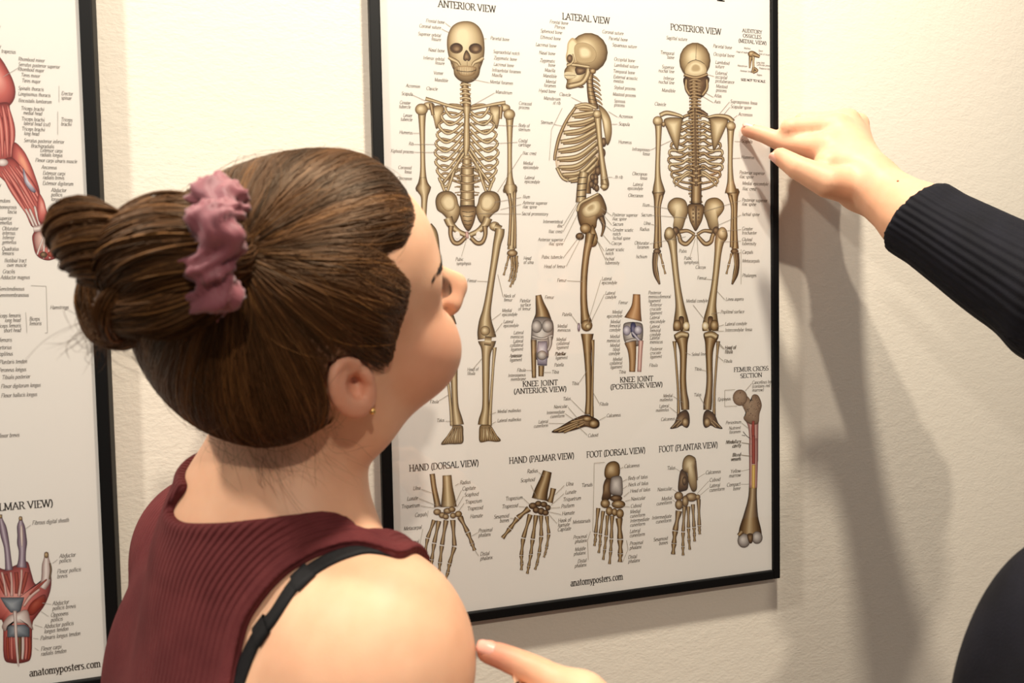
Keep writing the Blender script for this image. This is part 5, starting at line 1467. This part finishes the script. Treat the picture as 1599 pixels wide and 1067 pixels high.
CAP = Letters('caption_text', POST, lin((96, 84, 68)), True)
LINES = Print('caption_lines', POST, True)
def labels(crop, cap_crop, rows):
    """rows 'x y align text' in crop units; y is the middle of the line; ' / ' starts a new line"""
    x0, y0, k = crop
    for r in rows.strip().splitlines():
        x, y, al, t = r.strip().split(' ', 3)
        for i, ln in enumerate(t.split(' / ')):
            px = x0+float(x)/k; py = y0+(float(y)+i*cap_crop*1.18+cap_crop*0.36)/k
            CAP.put(ln, px, py, cap_crop/k, align=al, thick=.12, thin=.065, shear=.20, serif=False, cond=0.98)
labels(CA, 19, """405 126 r Frontal bone
385 156 r Coronal suture
385 200 r Superior orbital / fissure
405 285 r Nasal bone
405 332 r Inferior orbital / fissure
398 410 r Vomer
425 450 r Mandible
270 483 r Acromion
367 497 r Clavicle
228 525 r Scapula
217 575 r Greater / tubercle
226 645 r Lesser / tubercle
228 740 r Humerus
234 802 r Rib
234 846 r Xiphoid process
222 935 r Coronoid / fossa
225 995 r Olecranon
660 213 l Parietal bone
676 288 l Supraorbital notch
680 322 l Zygomatic bone
678 358 l Lacrimal bone
668 390 l Infraorbital foramen
668 418 l Maxilla
658 456 l Mental foramen
688 512 l Manubrium
818 575 l Coracoid / process
816 698 l Body of / sternum
816 783 l Costal / cartilage
838 852 l Iliac crest
842 908 l Medial / epicondyle
850 988 l Lateral / epicondyle
1092 132 r Frontal bone
1075 156 r Pterion
1058 184 r Sphenoid bone
1050 218 r Ethmoid bone
1026 258 r Lacrimal bone
1020 301 r Nasal bone
1020 343 r Zygomatic / bone
1020 395 r Maxilla
1028 427 r Mandible
1024 458 r Mental / foramen
1022 511 r Hyoid bone
1106 530 r Clavicle
1050 553 r Manubrium / 1st rib
1008 685 r Sternum""")
labels(CB, 19, """214 177 l Coronal suture
250 214 l Parietal bone
270 250 l Squamous suture
280 330 l Occipital bone
280 362 l Lambdoid suture
275 397 l Temporal bone
276 428 l External acoustic / meatus
280 487 l Styloid process
272 524 l Mastoid process
280 562 l Spinous / process
306 647 l Acromion
306 690 l Scapula
304 790 l Humerus
275 985 l 12th rib
686 222 r Sagittal suture
614 300 r Temporal / bone
614 378 r Superior / nuchal line
614 440 r Inferior / nuchal line
620 508 r Mandible
568 583 r Clavicle
478 835 r Infraspinous / fossa
464 970 r Olecranon / fossa
440 1028 r Lateral / epicondyle
830 257 l Parietal bone
832 302 l Occipital bone
842 347 l Lambdoid / suture
842 406 l External / occipital / protuberance
846 480 l Mastoid / process
836 533 l Atlas
836 566 l Axis
926 565 l Supraspinous fossa
928 593 l Scapular spine
970 636 l Acromion
988 786 l Scapula
986 874 l Humerus
976 960 l Posterior superior / iliac spine
992 1020 l Medial epicondyle
992 1050 l Iliac crest""")
labels(CB, 11, """1002 268 l Malleus
1082 283 l Short
1084 300 l limb of incus
958 288 l Head of malleus
966 365 l Manubrium
980 394 l Anterior limb
1070 347 l Long limb
1072 360 l Lenticular process
1086 380 l Posterior limb
1072 416 l Stapes""")
labels(CC, 19, """697 170 l Ilium
697 203 l Anterior superior / iliac spine
692 264 l Sacral promontory
702 512 l Head / of ulna
441 637 r Femur
592 722 l Neck of / femur
582 803 l Medial / epicondyle
590 865 l Lateral / epicondyle
368 518 r Pubic
410 541 r symphysis
920 310 r Intervertebral / disc
918 364 r Iliac crest
922 410 r Anterior superior / iliac spine
918 506 r Pubic tubercle
934 558 r Head of femur
940 635 r Femur
970 824 r Patella
1136 626 l Lateral / epicondyle
1156 706 l Lateral / condyle
742 748 r Patellar / surface / of femur
820 730 l Femur
702 925 r Lateral / meniscus
700 972 r Lateral / collateral / ligament
692 1052 r Anterior
890 890 l Medial / meniscus
884 964 l Medial / collateral / ligament
876 1045 l Patellar""")
labels(CDp, 19, """270 270 l Posterior superior / iliac spine
272 322 l Sacrum
272 354 l Greater sciatic / notch
272 400 l Ischial spine
265 429 l Coccyx
232 463 l Lesser sciatic / notch
230 515 l Ischial / tuberosity
442 165 r Olecranon
478 217 r Ilium
490 272 r Sacrum
482 318 r Ulna
476 351 r Radius
474 428 r Obturator / foramen
464 503 r Ischium
640 472 l Pubis
668 512 l Pubic / symphysis
732 562 l Coccyx
742 622 l Femur
680 750 l Medial condyle
990 188 l Posterior superior / iliac spine
990 267 l Ischial spine
990 348 l Greater / trochanter
990 408 l Gluteal / tuberosity
992 478 l Carpals
992 527 l Metacarpals
992 608 l Phalanges
900 740 l Linea aspera
872 811 l Popliteal surface
896 878 l Lateral condyle
896 912 l Intercondylar fossa
894 1012 l Head of / fibula
356 758 r Femur
325 810 r Medial / epicondyle
315 864 r Medial / femoral / condyle
312 946 r Medial / meniscus
312 995 r Medial / tibial / condyle
470 704 l Posterior / meniscofemoral / ligament
478 772 l Anterior / cruciate / ligament
478 842 l Lateral / epicondyle
478 892 l Lateral / femoral / condyle
478 956 l Lateral / meniscus""")
labels(CE, 22, """460 328 l Head of / fibula
820 236 r cruciate / ligament
844 330 r Fibula
844 362 r Interosseous / membrane
1040 225 l Patellar / ligament
1032 298 l Patella
1016 344 l Tibia
1194 418 r Tibia
1140 518 r Talus
1118 568 r Navicular
1100 605 r Intermediate / cuneiform
992 668 r Lateral / cuneiform
1254 762 l Cuboid
1330 556 l Fibula
1376 631 l Calcaneus
658 604 l Medial malleolus
658 664 l Lateral malleolus
260 663 l Talus
272 538 r Fibula""")
labels(CFp, 24, """336 288 r Medial / collateral / ligament
362 382 r Tibia
540 216 l Posterior / cruciate / ligament
534 336 l Fibula
846 255 l Soleal line
866 364 l Tibia
862 553 l Talus
706 556 r Medial / malleolus
678 632 r Lateral / malleolus
722 726 r Calcaneus
1090 204 l Head of / fibula
1082 306 l Fibula
1290 462 l Cancellous bone / (contains red / marrow)
1132 580 r Epiphysis
1210 750 r Periosteum
1206 792 r Nutrient / foramen
1206 892 r Medullary / cavity
1206 990 r Blood / vessels""")
labels(CG, 21, """236 294 r Ulna
222 350 r Lunate
232 390 r Triquetrum
272 440 r Carpals
243 512 r Metacarpal
228 592 r Proximal / phalanx
226 668 r Middle / phalanx
230 730 r Distal
455 266 l Radius
468 300 l Capitate
480 334 l Scaphoid
484 374 l Trapezium
496 411 l Trapezoid
512 454 l Hamate
558 534 l Proximal / phalanx
568 663 l Distal / phalanx
888 198 r Radius
872 247 r Scaphoid
804 347 r Trapezium
778 391 r Trapezoid
728 448 r Sesamoid / bones
1044 274 l Ulna
1040 320 l Lunate
1028 360 l Triquetrum
1018 398 l Pisiform
1022 438 l Hamate
1000 478 l Hook of / hamate
998 527 l Capitate""")
labels(CH, 24, """404 210 l Calcaneus
428 290 l Body of talus
430 333 l Neck of talus
442 375 l Head of talus
448 428 l Navicular
446 476 l Cuboid
442 514 l Medial / cuneiform
442 574 l Intermediate / cuneiform
440 644 l Lateral / cuneiform
440 726 l Proximal / phalanx
430 816 l Distal / phalanx
192 330 r Tarsals
178 570 r Metatarsals
154 674 r Proximal / phalanx
146 756 r Middle / phalanx
152 836 r Distal / phalanx
744 218 r Talus
722 356 r Navicular
722 420 r Medial / cuneiform
718 540 r Intermediate / cuneiform
694 688 r Sesamoid / bones
946 252 l Calcaneus
972 302 l Cuboid
972 340 l Lateral / cuneiform
1182 42 r Medullary / cavity
1182 130 r Blood / vessels
1180 238 r Yellow / marrow
1178 326 r Compact / bone""")
CAP.build()
GL = lin((150, 138, 120))
def rules(crop, segs, w=2.2):
    LINES.crop(*crop)
    for s_ in segs: LINES.line([(s_[i], s_[i+1]) for i in range(0, len(s_), 2)], w, GL)
rules(CA, [(410, 127, 440, 150), (390, 160, 430, 180), (236, 802, 365, 802), (238, 846, 520, 848), (684, 516, 570, 580), (232, 740, 275, 740), (228, 527, 300, 560), (810, 700, 560, 690), (812, 790, 640, 800), (836, 856, 700, 1067), (1110, 540, 1180, 575), (1012, 690, 1060, 700), (988, 890, 1000, 720, 1060, 600), (655, 460, 560, 440), (640, 215, 625, 215)])
rules(CB, [(480, 835, 600, 780), (922, 566, 860, 640), (924, 595, 880, 650), (966, 640, 935, 665), (985, 786, 950, 786), (982, 878, 940, 880), (832, 540, 760, 500), (832, 570, 765, 530), (300, 650, 250, 620), (300, 690, 265, 690), (272, 985, 215, 985), (838, 425, 805, 415)])
rules(CC, [(690, 172, 540, 200), (690, 210, 575, 240), (690, 264, 450, 262), (445, 637, 520, 640), (590, 725, 560, 600), (578, 815, 520, 860), (585, 870, 540, 930), (358, 500, 390, 390), (922, 330, 1020, 170), (922, 364, 1010, 200), (926, 420, 1000, 270), (922, 510, 1005, 400), (940, 555, 1035, 370), (945, 635, 1040, 640), (972, 830, 1008, 880), (1132, 630, 1060, 870), (1152, 710, 1065, 890)])
rules(CDp, [(268, 275, 210, 230), (268, 325, 215, 260), (268, 358, 200, 300), (262, 430, 220, 380), (226, 470, 180, 400), (232, 515, 190, 420), (480, 219, 590, 235), (492, 272, 690, 285), (486, 320, 520, 330), (478, 430, 680, 390), (700, 510, 732, 400), (752, 555, 740, 380), (784, 625, 840, 630), (720, 770, 790, 860), (985, 190, 780, 250), (986, 270, 850, 330), (986, 350, 880, 360), (986, 415, 870, 420), (988, 480, 960, 480), (986, 460, 986, 655), (896, 740, 850, 690), (868, 812, 820, 820), (890, 880, 855, 890), (890, 915, 800, 915), (890, 1015, 850, 980)])
rules(CE, [(500, 320, 560, 250), (848, 330, 900, 330), (1012, 344, 960, 344), (1198, 410, 1250, 330), (1145, 525, 1240, 620), (1122, 570, 1190, 650), (1104, 615, 1170, 660), (998, 678, 1100, 680), (1250, 755, 1180, 690), (1330, 550, 1290, 480), (1372, 635, 1325, 660), (650, 606, 600, 625), (650, 668, 610, 690), (275, 530, 340, 490), (318, 665, 360, 665)], 2.6)
rules(CFp, [(840, 255, 800, 240), (915, 364, 960, 375), (905, 560, 950, 640), (712, 560, 790, 610), (684, 640, 750, 690), (726, 728, 770, 735), (1086, 210, 1040, 160), (1080, 300, 1030, 260), (1288, 465, 1240, 520), (1090, 515, 1090, 635), (1090, 515, 1165, 510), (1090, 635, 1180, 630), (1136, 582, 1090, 582), (1214, 755, 1270, 800), (1210, 900, 1290, 910), (1210, 990, 1290, 1000)], 2.8)
rules(CG, [(242, 300, 300, 320), (228, 350, 350, 400), (236, 392, 320, 405), (280, 420, 275, 455), (450, 268, 430, 280), (465, 305, 420, 400), (476, 338, 440, 400), (480, 376, 450, 420), (556, 540, 520, 560), (560, 670, 540, 640), (250, 520, 235, 600, 240, 720), (892, 205, 925, 230), (850, 275, 890, 360), (808, 350, 850, 390), (782, 395, 830, 400), (735, 460, 770, 465), (1036, 278, 985, 330), (1034, 324, 960, 390), (1014, 400, 955, 405), (1018, 440, 950, 425), (996, 490, 950, 440)])
rules(CH, [(400, 212, 370, 225), (424, 292, 390, 310), (426, 336, 392, 360), (438, 378, 400, 410), (444, 430, 410, 440), (442, 478, 300, 460), (205, 185, 275, 180), (205, 185, 195, 640), (195, 640, 215, 640), (180, 640, 160, 700, 165, 830), (420, 700, 430, 760, 395, 845), (748, 222, 790, 250), (726, 360, 760, 380), (726, 430, 750, 450), (942, 255, 885, 290), (968, 305, 890, 390), (968, 350, 910, 400), (1186, 50, 1250, 60), (1186, 135, 1255, 140), (1184, 240, 1250, 225), (1182, 328, 1240, 325)], 2.6)
LINES.build()

# ---- the muscle poster
p = Print('arm_muscle_drawing', LPOST).crop(0, 0, 1)
p.poly([(-30, 78), (-12, 78), (2, 92), (12, 108), (22, 130), (24, 148), (18, 162), (4, 172), (-20, 176), (-40, 150), (-44, 110)], MUSC, (-4, 122))
p.poly([(-14, 168), (12, 160), (16, 175), (22, 196), (23, 218), (20, 240), (16, 250), (2, 256), (-14, 250), (-26, 210)], MUSC, (2, 210))
for a in (((-6, 165), (2, 200), (4, 245)), ((4, 165), (10, 200), (12, 245)), ((12, 165), (19, 205), (17, 245))): p.rib([(*a[0], 2), (*a[1], 5), (*a[2], 1.5)], pal=MUSC)
p.poly([(22, 222), (36, 234), (46, 252), (54, 272), (62, 298), (60, 312), (48, 300), (36, 278), (22, 255), (18, 240)], [MUSC[0], MUSC[1], MUSC[2], lin((232, 160, 132))], (36, 252))
p.poly([(0, 252), (18, 246), (34, 262), (50, 290), (60, 305), (70, 330), (74, 348), (52, 356), (40, 334), (22, 304), (6, 282), (-14, 264)], MUSC, (30, 290))
for a in (((6, 262), (26, 292), (48, 330)), ((14, 258), (34, 288), (56, 326)), ((24, 260), (42, 284), (62, 320)), ((2, 268), (20, 298), (44, 336)), ((30, 258), (48, 286), (66, 318))): p.rib([(*a[0], 1.5), (*a[1], 4.2), (*a[2], 2)], pal=MUSC)
p.blob(4, 254, 9, 6, TEND)
for a in (((46, 326), (52, 340), (58, 354)), ((54, 322), (58, 338), (62, 352)), ((40, 326), (48, 342), (54, 356))): p.rib([(*a[0], 1.6), (*a[1], 2.2), (*a[2], 1.6)], pal=TEND)
p.poly([(60, 302), (68, 312), (72, 326), (75, 344), (62, 348), (58, 330)], MUSC, (66, 320)); p.poly([(36, 262), (44, 282), (56, 298), (50, 300), (38, 284)], LILAC)
p.poly([(52, 364), (76, 352), (88, 360), (96, 376), (97, 392), (90, 402), (74, 407), (58, 400), (52, 384)], MUSC, (72, 376))
p.poly([(54, 366), (72, 358), (86, 362), (94, 382), (88, 394), (76, 384), (66, 392), (56, 390)], PINK, (70, 370))
for b in ((58, 398), (68, 404), (78, 404), (88, 400)): p.rib([(70, 366, 1.2), (b[0]*.6+28, 384, 1.6), (*b, 1.4)], pal=TEND)
p.blob(68, 398, 6, 5, DARK); p.blob(80, 397, 6, 5, RED)
p.rib([(52, 358, 5), (64, 356, 5), (78, 348, 5)], pal=TEND)
p.build()
# the rest of the figure, beyond the left edge of the photograph
p = Print('body_muscle_drawing', LPOST).crop(0, 0, 1)
AX = -148
for m in (lambda x: x, lambda x: 2*AX-x):
    p.poly([(m(AX), 70), (m(-110), 78), (m(-60), 92), (m(-36), 120), (m(-44), 200), (m(-70), 290), (m(-78), 340), (m(AX), 350)], MUSC, (m(-95), 170))
    p.poly([(m(AX), 60), (m(-120), 66), (m(-50), 92), (m(-70), 120), (m(AX), 190)], MUSC, (m(-110), 105))
    p.poly([(m(AX), 340), (m(-80), 338), (m(-66), 400), (m(-80), 440), (m(AX+4), 440)], MUSC, (m(-105), 390))
    for a, b in ((-135, 9), (-115, 12), (-92, 12)): p.rib([(m(a), 440, b), (m(a-4), 520, b+3), (m(a-8), 600, b-3)], pal=MUSC)
    p.rib([(m(-116), 610, 20), (m(-112), 660, 24), (m(-120), 740, 10), (m(-122), 765, 9)], pal=MUSC)
m = lambda x: 2*AX-x
p.poly([(m(-24), 80), (m(8), 100), (m(22), 140), (m(4), 172), (m(-30), 170), (m(-46), 120)], MUSC)
p.rib([(m(-6), 165, 16), (m(4), 205, 20), (m(6), 250, 14)], pal=MUSC); p.rib([(m(8), 250, 16), (m(34), 290, 17), (m(64), 350, 10)], pal=MUSC); p.rib([(m(66), 356, 11), (m(76), 380, 18), (m(78), 405, 8)], pal=PINK)
p.blob(AX, 18, 27, 36, MUSC); p.rib([(AX, 40, 15), (AX, 70, 24)], pal=MUSC)
p.rib([(AX, 70, 3), (AX, 350, 3)], pal=TEND)
p.build()
p = Print('palm_muscle_drawing', LPOST).crop(0, 770, 7.111)
p.poly([(-120, 860), (-20, 830), (60, 850), (180, 800), (300, 760), (345, 880), (390, 1010), (470, 980), (560, 900), (565, 1060), (500, 1240), (400, 1380), (360, 1470), (350, 1800), (290, 1880), (120, 1890), (40, 1820), (30, 1440), (-40, 1400), (-160, 1200)], MUSC, (160, 1200))
for a in (((60, 900), (110, 1050), (130, 1130)), ((180, 880), (190, 1000), (180, 1120)), ((300, 880), (270, 1000), (240, 1120)), ((-40, 900), (20, 1040), (60, 1130))): p.rib([(*a[0], 22), (*a[1], 24), (*a[2], 16)], pal=RED)
for a in (((120, 880), (130, 1000), (130, 1150)), ((240, 850), (235, 980), (210, 1150)), ((20, 880), (50, 1010), (70, 1150))): p.rib([(*a[0], 14), (*a[1], 14), (*a[2], 18)], pal=PINK)
for pts in ([(10, 240, 14), (10, 290, 20), (30, 380, 40), (50, 480, 42), (75, 600, 34), (90, 740, 36), (100, 860, 44)], [(228, 262, 16), (230, 310, 22), (232, 370, 44), (242, 470, 50), (245, 560, 56), (248, 640, 42), (245, 740, 42), (240, 830, 60)]): p.rib(pts, pal=VIOL)
p.rib([(236, 360, 12), (240, 480, 18), (245, 600, 8)], pal=TEND)
p.blob(228, 285, 22, 26, BROWN); p.blob(8, 262, 16, 24, BROWN)
p.rib([(515, 660, 22), (515, 720, 28), (515, 800, 50), (515, 900, 54), (505, 980, 52), (470, 1060, 40)], pal=TEND); p.blob(515, 690, 26, 36, BROWN); p.rib([(555, 780, 10), (565, 860, 12), (550, 960, 10)], pal=DARK)
p.poly([(300, 1340), (330, 1240), (420, 1160), (500, 1130), (500, 1220), (430, 1300), (360, 1360)], RED); p.rib([(260, 1260, 16), (340, 1150, 22), (440, 1070, 16)], pal=PINK); p.rib([(330, 1130, 10), (440, 1030, 14), (520, 960, 8)], pal=RED)
p.poly([(0, 1160), (270, 1160), (230, 1310), (200, 1330), (120, 1330), (60, 1260)], STEEL, smooth=False)
p.poly([(20, 1480), (90, 1370), (190, 1330), (300, 1300), (340, 1420), (370, 1520), (330, 1490), (280, 1450), (100, 1460), (60, 1540)], TEND, (200, 1390))
p.poly([(80, 1490), (110, 1470), (280, 1460), (330, 1500), (330, 1600), (80, 1610)], STEEL, smooth=False)
for x, pl in ((85, RED), (130, MUSC), (220, DARK), (255, TEND), (295, MUSC), (330, RED)): p.rib([(x, 1600, 16), (x, 1740, 17), (x*0.9+18, 1850, 12)], pal=pl)
p.rib([(165, 1310, 22), (172, 1450, 18), (182, 1650, 16), (200, 1880, 12), (208, 1930, 4)], pal=TEND)
p.build()
CAP = Letters('caption_text', LPOST, lin((118, 110, 104)), True)
LINES = Print('caption_lines', LPOST, True)
labels((0, 40, 8.894), 52, """2 20 r y
12 290 r y
215 372 r trapezius
252 468 l Rhomboid minor
252 542 l Serratus posterior superior
246 608 l Rhomboid major
290 690 l Teres minor
300 768 l Teres major
252 872 l Spinalis thoracis
250 950 l Longissimus thoracis
250 1042 l Iliocostalis lumborum
850 945 l Erector / spinae""")
labels((0, 160, 8.894), 52, """290 85 l Triceps brachii /   medial head
295 232 l Triceps brachii /   lateral head (cut)
300 370 l Triceps brachii /   long head
330 532 l Serratus posterior inferior
428 606 l Brachioradialis
555 668 l Extensor carpi / radialis longus
488 806 l Flexor carpi ulnaris muscle
572 904 l Anconeus
592 985 l Extensor carpi / radialis brevis
845 242 l Triceps / brachii""")
labels((0, 280, 7.619), 46, """505 50 l Extensor digitorum
606 132 l Abductor / pollicis / longus
692 310 l Extensor / pollicis
10 72 r y
120 262 r tendons
195 338 r aponeurosis / fascia
140 470 r superior / gemellus
24 590 l Obturator / internus / Inferior / gemellus
20 832 l Quadratus / femoris
312 972 r Iliotibial tract / over muscle
680 1018 l Flexor digitorum""")
labels((0, 400, 8.894), 54, """205 220 r Gracilis
412 300 r Adductor magnus
335 460 r Semitendinosus
398 545 r Semimembranosus
694 720 l Hamstrings
285 830 r Biceps femoris / long head
290 970 r Biceps femoris / short head
405 880 l Biceps / femoris""")
labels((0, 500, 7.619), 48, """140 240 r femoris
135 328 r Sartorius
150 404 r Popliteus
322 495 r Plantaris tendon
310 590 r Peroneus longus
22 688 l Tibialis posterior
10 795 l Flexor digitorum longus
12 905 l Flexor hallucis longus
230 1370 r Flexor brevis""")
labels((0, 770, 7.111), 46, """356 340 l Fibrous digital sheath
656 708 l Abductor / pollicis
632 880 l Flexor pollicis / brevis""")
labels((0, 917, 7.111), 46, """580 190 l Abductor / pollicis brevis
562 318 l Opponens / pollicis
488 445 l Abductor pollicis / longus tendon
446 575 l Palmaris longus tendon
452 695 l Flexor carpi / radialis tendon""")
CAP.build()
LINES.crop(0, 0, 1)
for q in ((90, 174, 90, 210), (92, 134, 92, 160), (48, 446, 72, 447, 74, 520, 70, 520), (40, 488, 42, 520), (40, 826, 48, 820), (82, 880, 90, 874), (66, 942, 80, 944), (64, 955, 76, 963), (54, 976, 66, 980), (52, 997, 60, 998), (54, 1012, 60, 1016), (5, 120, 30, 105), (96, 395, 100, 404)):
    LINES.line([(q[i], q[i+1]) for i in range(0, len(q), 2)], 0.7, lin((170, 164, 158)))
LINES.build()
